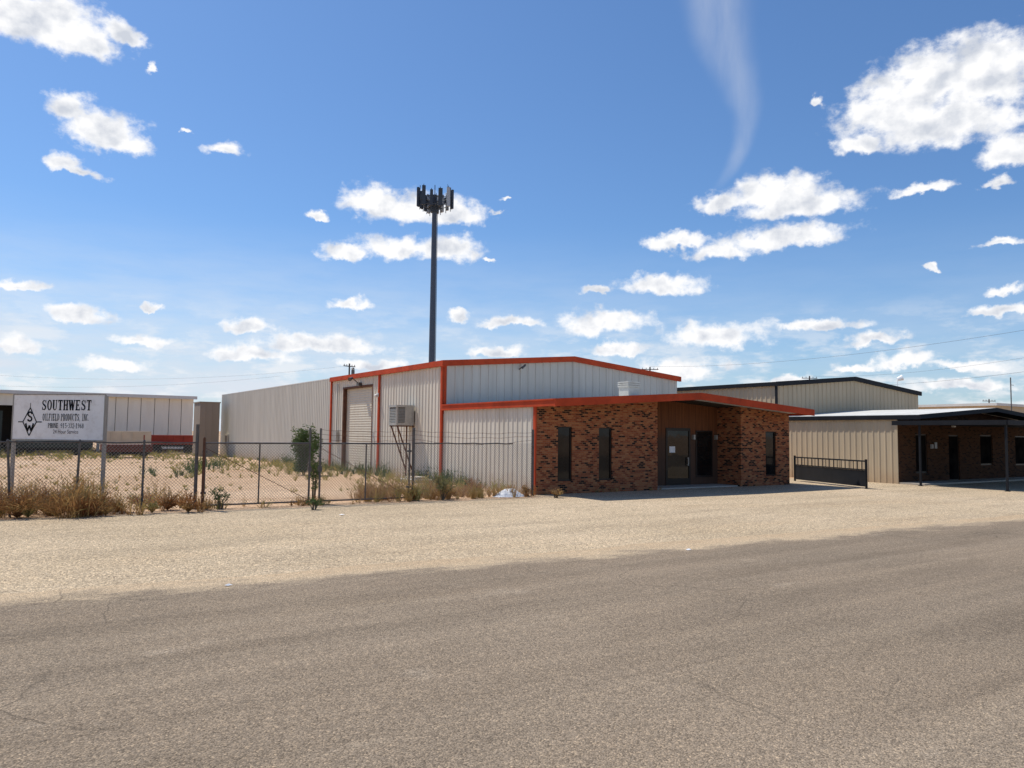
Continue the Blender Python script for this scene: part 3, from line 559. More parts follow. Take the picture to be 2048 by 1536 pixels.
def letter(mb, ch, X, Y, w, h):
    R = lambda x0, y0, x1, y1: flat(mb, [(X+x0*w, Y+y0*h), (X+x1*w, Y+y0*h), (X+x1*w, Y+y1*h), (X+x0*w, Y+y1*h)])
    D = lambda x0, y0, x1, y1, t_: flat(mb, [(X+(x0-t_)*w, Y+y0*h), (X+(x0+t_)*w, Y+y0*h), (X+(x1+t_)*w, Y+y1*h), (X+(x1-t_)*w, Y+y1*h)])
    def Cv(pts, ws):
        if not isinstance(ws, (list, tuple)): ws = [ws]*(len(pts)-1)
        poly(mb, [(X+x*w, Y+y*h) for x, y in pts], [k*w for k in ws])
    s = .08; bow = [.10,.14,.2,.24,.24,.2,.14,.10]
    def st(x, wd=.24): R(x, 0, x+wd, 1); R(x-.09, 0, x+wd+.09, s); R(x-.09, 1-s, x+wd+.09, 1)
    if ch == 'T': R(.36,0,.64,1); R(.06,1-s*1.5,.94,1); R(.06,.74,.14,1); R(.86,.74,.94,1); R(.25,0,.75,s)
    elif ch == 'H': st(.10,.27); st(.63,.27); R(.36,.45,.64,.56)
    elif ch == 'E': R(.13,0,.40,1); R(.05,0,.88,s*1.4); R(.05,1-s*1.4,.86,1); R(.38,.45,.66,.56); R(.81,0,.89,.28); R(.79,.74,.87,1); R(.60,.38,.67,.64)
    elif ch == 'F': R(.14,0,.38,1); R(.05,0,.52,s*1.1); R(.05,1-s*1.2,.86,1); R(.38,.46,.66,.55); R(.79,.72,.87,1); R(.60,.38,.67,.64)
    elif ch == 'L': R(.14,0,.38,1); R(.05,0,.88,s*1.2); R(.05,1-s,.50,1); R(.81,0,.89,.32)
    elif ch == 'I': R(.36,0,.64,1); R(.22,0,.78,s); R(.22,1-s,.78,1)
    elif ch == 'N': R(.12,0,.22,1); R(.76,0,.86,1); D(.2,1,.78,0,.13); R(.0,1-s,.3,1); R(.62,1-s,1,1); R(.02,0,.34,s)
    elif ch == 'U':
        R(.11,.26,.38,1); R(.71,.26,.84,1); R(.02,1-s,.46,1); R(.6,1-s,.95,1)
        Cv([(.235+.27*(1-math.cos(a)), .28-.24*math.sin(a)) for a in [math.pi*i/8 for i in range(9)]], [.24,.2,.17,.15,.14,.13,.12,.12])
    elif ch == 'W': D(.13,1,.32,0,.12); D(.32,0,.5,1,.06); D(.5,1,.69,0,.12); D(.69,0,.88,1,.06); R(-.02,1-s,.3,1); R(.36,1-s,.62,1); R(.76,1-s,1.02,1)
    elif ch == 'D': st(.12); Cv(arc(.36,.5,.46,.44,90,-90), bow)
    elif ch == 'P': st(.12); Cv(arc(.4,.72,.40,.22,90,-90), bow)
    elif ch == 'R': st(.12); Cv(arc(.4,.74,.38,.2,90,-90), bow); D(.5,.5,.85,0,.12); R(.7,0,1,s)
    elif ch in 'O0':
        n = 18; q = .45 if ch == 'O' else .38
        for i in range(n):
            a, b_ = 2*math.pi*i/n, 2*math.pi*(i+1)/n
            f = lambda t_, rx, ry: (X+(.5+rx*math.cos(t_))*w, Y+(.5+ry*math.sin(t_))*h)
            flat(mb, [f(a,q,.51), f(b_,q,.51), f(b_,q*.44,.41), f(a,q*.44,.41)])
    elif ch == 'C': Cv(arc(.52,.5,.38,.46,50,310,14), [.1,.1,.12,.16,.2,.24,.25,.25,.24,.2,.16,.12,.1,.1]); R(.78,.66,.87,.95); R(.78,.1,.84,.3)
    elif ch == 'S':
        Cv([(.82,.72),(.74,.88),(.5,.95),(.27,.88),(.2,.73),(.3,.6),(.5,.52),(.7,.43),(.8,.28),(.72,.12),(.5,.05),(.28,.1),(.17,.28)], (.09,.12,.16,.2,.24,.26,.28,.26,.24,.2,.14,.1)); R(.78,.66,.86,.98); R(.14,.02,.22,.34)
    elif ch == ',': R(.38,0,.62,.16); D(.42,-.16,.52,.04,.07)
    elif ch == '.': R(.36,0,.62,.16)
    elif ch == '-': R(.15,.4,.85,.54)
    elif ch == '1': R(.38,0,.62,1); R(.2,0,.8,s); D(.22,.78,.42,1,.08)
    elif ch == '2': Cv([(.2,.7),(.28,.9),(.5,.95),(.74,.88),(.8,.7),(.7,.48),(.2,.06)], .17); R(.16,0,.86,.14)
    elif ch == '3': Cv([(.2,.82),(.45,.95),(.74,.86),(.74,.62),(.46,.53),(.78,.42),(.8,.18),(.5,.05),(.2,.16)], .17)
    elif ch == '5': R(.24,.86,.82,1); R(.24,.5,.38,.9); Cv([(.28,.56),(.55,.62),(.8,.45),(.8,.2),(.5,.05),(.2,.14)], .17)
    elif ch == '6': Cv([(.76,.88),(.5,.93),(.26,.7),(.22,.35),(.34,.1),(.6,.05),(.8,.2),(.78,.45),(.55,.58),(.28,.42)], .17)
    elif ch == '8': Cv(arc(.5,.74,.26,.2,0,360,10), .17); Cv(arc(.5,.28,.3,.24,0,360,10), .17)
    elif ch == '9': Cv([(.24,.12),(.5,.07),(.74,.3),(.78,.65),(.66,.9),(.4,.95),(.2,.8),(.22,.55),(.45,.42),(.72,.58)], .17)
def line_of(word, x0, x1, z0, z1, widths={}, name='lettering'):
    t = MB(); t.T = T; ws = [widths.get(c, 1.0) for c in word]; a = (x1-x0)/sum(ws); x = x0
    for ch, k in zip(word, ws):
        if ch != ' ': letter(t, ch, x, z0, a*k*.96, z1-z0)
        x += a*k
    return link(name, t, INK, brd)
sx = BW/185.0; sy = BH/90.0
def bx(px): return (px-22)*sx
def by(py): return (880-py)*sy
NW = {' ': .6, 'I': .75, ',': .5, '.': .45, '-': .55, '1': .85, 'W': 1.25}
line_of('SOUTHWEST', bx(80), bx(182), by(821), by(800), {'W': 1.25})
line_of('OILFIELD PRODUCTS, INC.', bx(83), bx(178), by(842), by(828), NW)
line_of('PHONE  915-332-1968', bx(95), bx(168), by(857), by(847), {' ': .55, '-': .6})
def textmesh(body, x0, z0, x1, z1, mat, name='lettering', bold=0.0):
    cu = bpy.data.curves.new('t', 'FONT'); cu.body = body; cu.size = 1; cu.offset = bold
    ob = bpy.data.objects.new('t', cu); COL.objects.link(ob); bpy.context.view_layer.update()
    dg = bpy.context.evaluated_depsgraph_get(); me = bpy.data.meshes.new_from_object(ob.evaluated_get(dg))
    vs = [v.co.copy() for v in me.vertices]; fs = [tuple(p.vertices) for p in me.polygons]
    bpy.data.objects.remove(ob); bpy.data.curves.remove(cu); bpy.data.meshes.remove(me)
    a0 = min(v.x for v in vs); a1 = max(v.x for v in vs); c0 = min(v.y for v in vs); c1 = max(v.y for v in vs)
    mb = MB(); mb.T = T; mb.add([(x0+(v.x-a0)/(a1-a0)*(x1-x0), -.0045, z0+(v.y-c0)/(c1-c0)*(z1-z0)) for v in vs], fs)
    link(name, mb, mat, brd)
textmesh('24 Hour Service', bx(106), by(868), bx(157), by(860), INKR, bold=.0)
t = MB(); t.T = T
def lo(pts, w):
    for (a, b_), (c, d) in zip(pts, pts[1:]): stroke(t, bx(a), by(b_), bx(c), by(d), w)
lo([(57,816),(71,845),(57,873),(43,845),(57,816)], .030)
lo([(33,845),(43,845)], .028); lo([(71,845),(82,845)], .028); lo([(57,806),(57,816)], .016)
poly(t, [(bx(a), by(b_)) for a, b_ in ((61.5,829),(59,825),(55,825),(52.5,829),(55,833),(59,835),(61.5,839),(59,843),(55,843),(52.5,840))], [.046]*9)
poly(t, [(bx(a), by(b_)) for a, b_ in ((49,848),(53,864),(57,852),(61,864),(65,848))], [.052]*4)
link('emblem', t, INK, brd)
# ================================================================== CELL TOWER
TY = 75; tu, tv, tz = at(869, 428, TY); topz = at(869, 402, TY)[2]
tw = thing('cell_tower', 'tall dark monopole cell tower with crown of panel antennas', 'tower', (tu, tv, 0))
t = MB(); t.tube((tu, tv, 0), (tu, tv, topz+.6), .36, 14, .235); t.tube((tu, tv, 0), (tu, tv, .3), .6, 14); link('pole', t, MAST, tw, smooth=False)
t = MB(); t.tube((tu+.36, tv-.12, 6), (tu+.27, tv-.10, topz-.5), .03, 5); link('climbing_cable', t, MAST, tw)
pz0 = at(869, 413, TY)[2]; pz1 = at(869, 388, TY)[2]
for zz in (pz0, pz0+.75):
    t = MB()
    for s in range(3):
        a = math.radians(30+120*s+12-A*57.3); c = Vector((tu+.95*math.cos(a), tv+.95*math.sin(a), zz)); tg = Vector((-math.sin(a), math.cos(a), 0))
        t.tube(c-tg*1.28, c+tg*1.28, .045, 6); t.tube((tu, tv, zz-.2), c, .05, 6); t.tube((tu, tv, zz-.5), c+tg*.8, .03, 5); t.tube((tu, tv, zz-.5), c-tg*.8, .03, 5)
    if zz == pz0: t.tube((tu, tv, pz0-.6), (tu, tv, pz0+.05), .42, 12); t.tube((tu, tv, pz0-.05), (tu, tv, pz0+.02), .65, 12)
    link('antenna_platform', t, ANTD, tw)
for s in range(3):
    a = math.radians(30+120*s+12-A*57.3); er = Vector((math.cos(a), math.sin(a), 0)); tg = Vector((-math.sin(a), math.cos(a), 0))
    for j, q in enumerate((-1.2, -.45, .42, 1.2)):
        c = Vector((tu, tv, 0))+er*1.0+tg*q
        TT = Matrix.Identity(4)
        for i in range(3): TT[i][0] = tg[i]; TT[i][1] = er[i]; TT[i][2] = (0,0,1)[i]; TT[i][3] = (c.x, c.y, pz0)[i]
        t = MB(); t.T = TT; hh = (1.9, 1.55, 1.75, 1.9)[j]; w_ = (.17, .14, .2, .17)[j]
        t.box(-w_, w_, .12, .30, -.25, hh-.25); t.box(-w_+.03, w_-.03, .30, .33, -.2, hh-.3)
        link('panel_antenna', t, ANTL if (s == 0 and j > 1) or (s + j) % 4 == 1 else ANTD, tw)
        t = MB(); t.T = TT; t.tube((0, .04, -.55), (0, .04, hh-.05), .035, 6); link('mount_pipe', t, ANTD, tw)
        t = MB(); t.T = TT; t.box(-.13, .13, -.16, .0, .2+.2*(j % 2), .75+.2*(j % 2)); link('radio_unit', t, ANTD, tw)
t = MB(); t.tube((tu, tv, topz), (tu, tv, pz1+.9), .04, 5); link('whip_antenna', t, ANTD, tw)
t = MB(); t.tube((tu+1.1, tv-.6, pz0-.3), (tu+1.1, tv-.6, pz0+2.3), .02, 4); link('whip_antenna', t, ANTD, tw)
# ================================================================== LEFT BACKGROUND
bR = at(388, 793, 75); FVV = bR[1]; topL = bR[2]
uL0 = hv(205, 800, FVV)[0]; uFar = hv(-160, 800, FVV)[0]
fb = thing('open_bay_shed', 'long cream panelled shed with open bays on the far left horizon', 'shed', (bR[0], FVV, 0))
edges = [uL0+(bR[0]-uL0)*q for q in (0, .14, .27, .41, .56, .72, .86, 1)]
for a, b_ in zip(edges, edges[1:]):
    t = MB(); t.box(a+.025, b_-.025, FVV, FVV+.2, .3, topL-.25); link('wall_panel', t, FARW, fb)
t = MB(); t.box(bR[0]-.24, bR[0]-.0, FVV+.21, FVV+12, 0, topL-.3); link('end_wall', t, FARW, fb)
t = MB(); t.box(uFar, uL0-.02, FVV+8, FVV+8.2, 0, topL-.3); link('inner_wall', t, DARK, fb)  # near-black wall colour stands in for shade inside the open bays
t = MB(); t.box(uL0, bR[0]-.25, FVV+.21, FVV+.25, 0, topL-.3); link('panel_backing', t, RUST, fb)
t = MB(); t.box(uFar, bR[0]+.2, FVV-.5, FVV+12, topL-.22, topL-.1); t.box(uFar, bR[0]+.2, FVV-.56, FVV-.5, topL-.3, topL); rfs = link('roof', t, SOFF, fb)
t = MB(); t.box(uFar, uL0, FVV-.2, FVV-.1, topL-1.3, topL-.31); link('valance', t, FARW, fb)
for i in range(7):
    u = uL0-.2-i*6.0
    if u > uFar: t = MB(); t.box(u-.12, u+.12, FVV-.1, FVV+.1, 0, topL-.3); link('column', t, GALV, fb)
# boxy block beside the warehouse end
ku, kv, kz = at(401, 803, 62); ku2 = hv(440, 810, kv)[0]
tk = thing('storage_block', 'windowless tan grey block standing between the shed and the warehouse end', 'storage building', (ku, kv, 0))
t = MB(); t.box(ku, ku2, kv, kv+2.4, 0, kz-.08); link('wall', t, SHEDG, tk)
t = MB(); t.box(ku-.06, ku2+.06, kv-.06, kv+2.46, kz-.08, kz); link('roof', t, SHEDG, tk)
for q in (.33, .66): t = MB(); t.box(ku+(ku2-ku)*q-.04, ku+(ku2-ku)*q+.04, kv-.03, kv-.001, .05, kz-.1); link('seam', t, SHEDG, tk)
def wheelset(mb, u, v, r, w=.25): mb.tube((u, v-w/2, r), (u, v+w/2, r), r, 14)
def trailer(name, label, px0, px1, Y, top, dk, mat, wr=.4):
    a = at((px0+px1)/2, 880, Y); Lh = (px1-px0)/1545*Y/math.cos(A)/2*.95; c = (a[0], a[1]); root = thing(name, label, 'trailer', (c[0], c[1], 0))
    t = MB(); t.box(c[0]-Lh, c[0]+Lh, c[1]-1.2, c[1]+1.2, dk, top); t.box(c[0]-Lh, c[0]+Lh, c[1]-1.25, c[1]-1.2, dk-.1, dk+.2)
    for i in range(int(Lh*2/.8)): t.box(c[0]-Lh+i*.8, c[0]-Lh+i*.8+.08, c[1]-1.27, c[1]-1.2, dk+.2, top)
    link('bed', t, mat, root)
    for q in (-.75, -.5, .6):
        t = MB(); wheelset(t, c[0]+q*Lh, c[1]-1.0, wr); link('wheel', t, TYRE, root)
    t = MB(); t.box(c[0]-Lh*.9, c[0]+Lh*.9, c[1]-.5, c[1]+.5, dk-.3, dk); link('chassis', t, DARK, root)
    return root
trailer('flatbed_trailer', 'red sided flatbed trailer parked before the far cream shed', 294, 384, 68, 1.65, .95, REDT)
trailer('flatbed_trailer', 'low dark flatbed trailer standing under the sign board', 40, 165, 62, 1.15, .7, CARB, .33)
trailer('box_trailer', 'pale beige trailer beside the red one before the far shed', 208, 288, 66, 1.95, .95, BEIG, .33)
trailer('equipment_trailer', 'low dark red equipment trailer in front of the pale beige trailer', 215, 292, 58, .98, .55, paint('dark_red_steel', (.12,.035,.025), .6, 0, .2, 1), .3)
a = at(4, 850, 58)
ct = thing('shipping_container', 'dark green steel container at the left edge behind the fence', 'container', (a[0]-2.5, a[1], 0)); t = MB(); t.box(a[0]-5, a[0], a[1], a[1]+2.4, .15, 3.4); link('shell', t, CARB, ct)
t = MB(); siding(t, 'u', a[0]-5, a[0], a[1]-.01, .15, 3.4, -1, .28, .05); link('corrugated_side', t, CARB, ct)
# utility poles and wires
for px, py, Y, hw, lab in ((699, 727, 95, .9, 'utility pole rising behind the red gutter of the warehouse'), (1300, 734, 110, 1.2, 'utility pole with crossarm above the right end of the gable'),
        (1619, 752, 120, 1.2, 'utility pole with crossarm above the black trimmed roof'), (1978, 798, 130, 1.1, 'distant utility pole at the far right beside the antenna mast')):
    u, v, z = at(px, py, Y); t = MB(); root = thing('utility_pole', lab, 'utility pole', (u, v, 0)); t.tube((u, v, 0), (u, v, z), .15, 8, .10); link('pole', t, POLEW, root)
    ang = -A if px > 1000 else -A+.9
    e = Vector((math.cos(ang), math.sin(ang), 0)); c = Vector((u, v, z-.35)); t = MB(); t.bar(c-e*hw, c+e*hw, .09, .10); link('crossarm', t, POLEW, root)
    for q in (-.9, -.45, .45, .9): t = MB(); t.tube(c+e*hw*q+Vector((0,0,.05)), c+e*hw*q+Vector((0,0,.24)), .04, 6); link('insulator', t, GALD, root)
    if px < 1000: t = MB(); t.tube((u+.4, v-.2, z-1.6), (u+.4, v-.2, z-.8), .22, 8); link('transformer', t, GALD, root)
def wire(p0, p1, sag, label, r=.016):
    t = MB(); p0 = Vector(p0); p1 = Vector(p1); n = 24; P = []
    for i in range(n+1):
        q = i/n; p = p0.lerp(p1, q); P.append(p-Vector((0,0,sag*4*q*(1-q))))
    t.path([tuple(p) for p in P], r, 4); o = link('power_line', t, CABL, base=tuple(p0)); tag(o, label, 'power line')
wire(at(1300, 733, 110), at(2140, 645, 60), 1.0, 'highest power line climbing to the right edge of the sky', .011)
wire(at(1619, 752, 120), at(2140, 700, 70), .8, 'middle power line running right from the pole over the black roof', .010)
wire(at(1640, 772, 120), at(2140, 731, 70), .6, 'lowest of the three power lines at the right edge', .013)
wire(at(-80, 745, 90), at(699, 731, 95), 1.2, 'upper power line crossing the left horizon sky', .007)
wire(at(-80, 768, 110), at(560, 752, 120), 1.0, 'lower power line over the far left shed', .009)
# ================================================================== PLANTS
def blade(mb, p, d, L, w, droop=.3):
    p = Vector(p); d = Vector(d).normalized(); side = d.cross(Vector((random.uniform(-1,1), random.uniform(-1,1), .2))).normalized()*w
    m = p+d*L*.55; e = p+d*L+Vector((d.x*droop*L, d.y*droop*L, -droop*L*.5))
    mb.add([p-side, p+side, m+side*.8, m-side*.8, e], [(0,1,2,3),(3,2,4)])
def tuft(mb, u, v, h, n, spread=.5, w=.006, z0=0, twigs=0):
    for _ in range(n):
        a = random.uniform(0, 6.283); r = abs(random.gauss(0, .12))*h; tl = abs(random.gauss(0, spread)); L = h*random.uniform(.45, 1.05)
        d = Vector((math.cos(a)*tl, math.sin(a)*tl, 1)).normalized(); p = Vector((u+math.cos(a)*r, v+math.sin(a)*r, z0))
        blade(mb, p, d, L, w*random.uniform(.7, 1.5))
        for k in range(twigs):
            q = random.uniform(.35, 1); pp = p+d*L*q; dd = (d+Vector((random.uniform(-1,1), random.uniform(-1,1), random.uniform(-.2,.6)))*.9)
            blade(mb, pp, dd, h*random.uniform(.08, .2), w*1.1, .1)
def dome(mb, u, v, R, h, n, w=.007):
    """rounded tumbleweed: curved stems with twiglets filling a dome"""
    for _ in range(n):
        a = random.uniform(0, 6.283); ph = random.random()**.6*1.35; L = random.uniform(.6, 1.15)
        d = Vector((math.cos(a)*math.sin(ph)*R, math.sin(a)*math.sin(ph)*R, math.cos(ph)*h+.08)); p = Vector((u, v, .02)); m = p+d*.5*L+Vector((0,0,h*.12)); e = p+d*L
        blade(mb, p, m-p, (m-p).length, w, .0); blade(mb, m, e-m, (e-m).length, w, .1)
        for k in range(4):
            q = m.lerp(e, random.random()); blade(mb, q, d.normalized()+Vector((random.gauss(0,.7), random.gauss(0,.7), random.gauss(0,.6))), h*random.uniform(.1,.25), w, .1)
def patch(name, mat, label, spots, cat='weeds', domes=()):
    mb = MB()
    for (u, v, h, n, sp, w, tg) in spots: tuft(mb, u, v, h, n, sp, w, 0, tg)
    for dm in domes: dome(mb, *dm)
    b = (spots[0][0], spots[0][1], 0) if spots else (domes[0][0], domes[0][1], 0)
    o = link(name, mb, mat, base=b); tag(o, label, cat, kind='stuff'); return o
sp = []; dm = []
for i in range(230):
    px = random.uniform(-150, 395); u = fu(px); v = FV+random.choice((random.uniform(-.9, .1), random.uniform(.1, 3.2)))
    dens_ = mnoise.noise(Vector((u*.75, v*.6, 7)))
    if dens_ < -.06: continue
    hh = random.uniform(.25, .85)*(1.0+.9*dens_)*(1.1 if px < 220 else .9); sp.append((u, v, hh, 18, .45, .0075, 3))
for i, px in enumerate((-120, -60, -10, 40, 62, 96, 118, 150, 170, 205, 240, 300, 335, 378)):
    for q in range(2):
        u = fu(px+random.uniform(-12, 12)); r = random.uniform(.25, .58)*(1.2 if px < 180 else .8); dm.append((u, FV+random.uniform(-.9, .9), r, r*random.uniform(.75, 1.2), 95, .0075))
patch('dry_weeds', DRY, 'thick dry straw coloured brush along the fence under the sign', sp, domes=dm[::2])
patch('brown_weeds', BRN, 'rounded reddish brown tumbleweeds piled along the left fence', [], domes=dm[1::2])
sp = []; dm = []
for i in range(110):
    u = fu(random.uniform(735, 1062)); v = FV+random.uniform(-.45, 1.2); sp.append((u, v, random.uniform(.2, .8)*(1.15 if u < fu(900) else .7), 20, .45, .007, 3))
for i in range(11):
    u = fu(random.uniform(745, 1000)); r = random.uniform(.18, .45); dm.append((u, FV+random.uniform(-.2, 2.6), r, r*1.15, 70, .007))
patch('dry_weeds', DRY, 'dry straw weeds along the fence between gate and brick office', sp)
patch('brown_weeds', BRN, 'rusty brown tumbleweeds between the right gate leaf and brick office', [], domes=dm)
sp = []
for i in range(60):
    u = fu(random.choice((random.uniform(395, 450), random.uniform(600, 650), random.uniform(395, 830)))); sp.append((u, FV+random.uniform(-.4, .4), random.uniform(.12, .42), 12, .6, .006, 2))
patch('dry_weeds', DRY, 'sparse low weeds along the foot of the closed gates', sp)
sp = []
for i in range(680):
    px = random.uniform(-60, 660); py = random.choice((random.uniform(902, 920), random.uniform(905, 958) if 330 < px < 475 else random.uniform(900, 915), random.gauss(926, 5) if px > 430 else random.gauss(909, 6)))
    u, v = G(px, max(899, py))
    if u > -.3: continue
    sp.append((u, v, random.uniform(.15, .6), 15, .7, .013, 1))
for i in range(420):
    px, py = random.uniform(0, 900), 900+88*random.random()**1.4; u, v = G(px, py)
    if u < -.5 and v > .4 and mnoise.noise(Vector((u*.22, v*.22, 3))) > .02: sp.append((u, v, random.uniform(.08, .3), 11, .8, .009, 1))
for i in range(170):
    v = random.uniform(v_g-6, v_m+6); sp.append((random.uniform(-2.2, -.25) if random.random() < .6 else random.uniform(-5, -2), v, random.uniform(.15, .6), 14, .6, .01, 2))
patch('yellow_grass', YEL, 'yellow green grass tufts scattered over the sandy yard', sp, 'grass')
sp = []
for px, py, h in ((660,938,.7),(700,945,.6),(765,950,.9),(780,948,.8),(870,960,.9),(905,966,.8),(740,948,.6),(930,970,.7),(960,975,.5),(430,935,.7),(380,945,.8),(402,935,.7),(370,950,.7),(640,932,.8),(560,925,.6),(300,950,.4)):
    for k in range(5):
        u, v = G(px+random.uniform(-18, 18), py+random.uniform(-5, 5)); sp.append((min(u, -.25), v, h*random.uniform(.5, 1.1), 18, .5, .011, 3))
patch('green_weeds', GRN, 'knee high green weeds near the side wall of the warehouse', sp)
sp = []
for px in (1090, 1195, 1206, 1222, 1232, 1300, 1320, 1500, 1512): u, v = hv(px, 985, -.08)[0], -.1; sp.append((u, v, random.uniform(.1, .28), 14, .6, .006, 2))
patch('dry_weeds', DRY, 'small weeds sprouting along the foot of the brick wall', sp)
def bush(name, label, u, v, rad, h, n, mat, leaf=.05, group=None, stems=7, cat='shrub', z0=.15):
    root = thing(name, label, cat, (u, v, 0), group); t = MB(); tips = []
    for i in range(stems):
        a = random.uniform(0, 6.283); r = random.uniform(.1, .95)*rad; hh = h*random.uniform(.5, .98); m = Vector((u+math.cos(a)*r*.4, v+math.sin(a)*r*.4, hh*.5)); e = Vector((u+math.cos(a)*r, v+math.sin(a)*r, hh))
        t.tube((u+math.cos(a)*.04, v+math.sin(a)*.04, 0), m, .018, 5, .012); t.tube(m, e, .012, 5, .004); tips += [m.lerp(e, q) for q in (.1, .4, .7, 1)]
        for k in range(3):
            q = m.lerp(e, random.random()); e2_ = q+Vector((random.uniform(-.4,.4)*rad, random.uniform(-.4,.4)*rad, random.uniform(.0,.25)*h)); t.tube(q, e2_, .006, 4, .003); tips += [e2_, q.lerp(e2_, .5)]
        if h > 1.8: tips += [Vector((u+math.cos(a)*r*.8, v+math.sin(a)*r*.8, hh*q)) for q in (.15, .25, .4)]
    link('trunk', t, BARK, root); t = MB()
    for i in range(n):
        c = random.choice(tips)+Vector((random.gauss(0, .11*rad), random.gauss(0, .11*rad), random.gauss(0, .05*h)))
        if c.z < z0: c.z = z0+random.random()*.1
        d = Vector((random.gauss(0,1), random.gauss(0,1), random.gauss(.3,.8))).normalized(); blade(t, c, d, leaf*random.uniform(.7, 1.8), leaf*.28, .2)
    link('crown', t, mat, root)
bu, bv = G(607, 950); bush('leafy_shrub', 'tall green leafy shrub growing behind the gate against the long wall', bu, bv, .85, at(607, 857, 31)[2], 4600, GRN, .088, stems=20)
bu = fu(632); bush('vine_shrub', 'slender green plant climbing the gate latch post', bu, FV+.18, .25, 1.75, 620, GRN, .048, stems=5)
bush('weed_plant', 'spindly green weed in front of the left gate leaf', fu(440), FV-.2, .3, .55, 160, GRN, .05, stems=6, cat='weed')
bu, bv = G(628, 1020); bush('weed_plant', 'low green weed sprouting before the middle of the gate', bu, bv, .28, .32, 150, GRN, .05, stems=7, cat='weed', z0=.03)
OLV = weedmat('olive_weed', [(.3, (.16,.15,.06)), (.6, (.26,.24,.1)), (.8, (.3,.2,.1))], 4)
bush('weed_plant', 'bushy olive weed at the fence foot right of the gate', fu(878), FV-.25, .38, .7, 420, OLV, .05, stems=9, cat='weed')
bush('weed_plant', 'thin dry weed beside the white plastic near the fence end', fu(1045), FV-.25, .25, .4, 160, DRY, .05, stems=8, cat='weed')
tu_, tv_ = G(1112, 996); bush('tumbleweed', 'small dry tumbleweed lying at the brick office corner', tu_, tv_, .26, .28, 220, DRY, .045, stems=14, cat='tumbleweed', z0=.03)
# plastic sheet heap
pu, pv = G(1018, 993); t = MB(); nn = 22; mm = 12; vs = []; fs = []
for j in range(mm+1):
    for i in range(nn):
        a = 2*math.pi*i/nn; r = j/mm; X = pu+math.cos(a)*r*.62; Y = pv+math.sin(a)*r*.38
        z = (1-r**1.6)*.26+(.10*mnoise.noise(Vector((X*4, Y*4, 1)))+.05*mnoise.noise(Vector((X*11, Y*11, 4))))*(1-r*.7); vs.append((X, Y, max(.006, z)))
for j in range(mm):
    for i in range(nn): fs.append((j*nn+i, j*nn+(i+1) % nn, (j+1)*nn+(i+1) % nn, (j+1)*nn+i))
t.add(vs, fs); o = link('plastic_sheet', t, PLAST, base=(pu, pv, 0)); tag(o, 'crumpled white plastic sheet lying at the fence foot', 'plastic sheet')
for px, py, s, lab in ((457, 1173, .06, 'small white litter scrap on the sandy road edge at left'), (684, 1031, .10, 'white litter scrap on the lot before the gate'), (1378, 1101, .07, 'pale flat paper scrap on the lot below the office'), (205, 1022, .14, 'white litter caught in the weeds below the sign')):
    u, v = G(px, py); t = MB(); vs = []; c = (u, v, .04)
    for i in range(7): a = i/7*6.283; r = s*random.uniform(.6, 1.1); vs.append((u+math.cos(a)*r, v+math.sin(a)*r*.7, .012+random.random()*.015))
    t.add(vs+[c], [(i, (i+1) % 7, 7) for i in range(7)]); tag(link('litter', t, PLAST, base=(u, v, 0)), lab, 'litter')
# ================================================================== WORLD
SUN_AZ = math.atan2(-.84, .545); SUN_EL = math.radians(60)
w = bpy.data.worlds.new('World'); S.world = w; w.use_nodes = True; nt = w.node_tree; bg = nt.nodes['Background']
w.cycles.sampling_method = 'NONE'
sky = mk(nt, 'ShaderNodeTexSky', sky_type='NISHITA'); sky.sun_disc = False; sky.sun_elevation = SUN_EL; sky.sun_rotation = SUN_AZ % (2*math.pi); sky.air_density = 1.0; sky.dust_density = .6; sky.ozone_density = 2.0
tc = mk(nt, 'ShaderNodeTexCoord'); sp_ = mk(nt, 'ShaderNodeSeparateXYZ', {0: tc.outputs['Generated']})
def ma(op, *a):
    n = nt.nodes.new('ShaderNodeMath'); n.operation = op
    for i, x in enumerate(a):
        if isinstance(x, bpy.types.NodeSocket): nt.links.new(x, n.inputs[i])
        else: n.inputs[i].default_value = x
    return n.outputs[0]
def vm(op, *a, out=0):
    n = nt.nodes.new('ShaderNodeVectorMath'); n.operation = op
    for i, x in enumerate(a):
        if isinstance(x, bpy.types.NodeSocket): nt.links.new(x, n.inputs[i])
        else: n.inputs[i].default_value = x
    return n.outputs[out]
X, Y, Z = sp_.outputs
az = ma('ARCTAN2', X, Y); rad = ma('SQRT', ma('ADD', ma('MULTIPLY', X, X), ma('MULTIPLY', Y, Y))); el = ma('DIVIDE', Z, ma('MAXIMUM', rad, .001))
P = mk(nt, 'ShaderNodeCombineXYZ', {0: az, 1: el}).outputs[0]
wn = mk(nt, 'ShaderNodeTexNoise', {'Vector': P, 'Scale': 28.0, 'Detail': 6, 'Roughness': .6})
warp = vm('MULTIPLY', vm('SUBTRACT', wn.outputs['Color'], (.5, .5, .5)), (.048, .038, 0))
Pw = vm('ADD', P, warp)
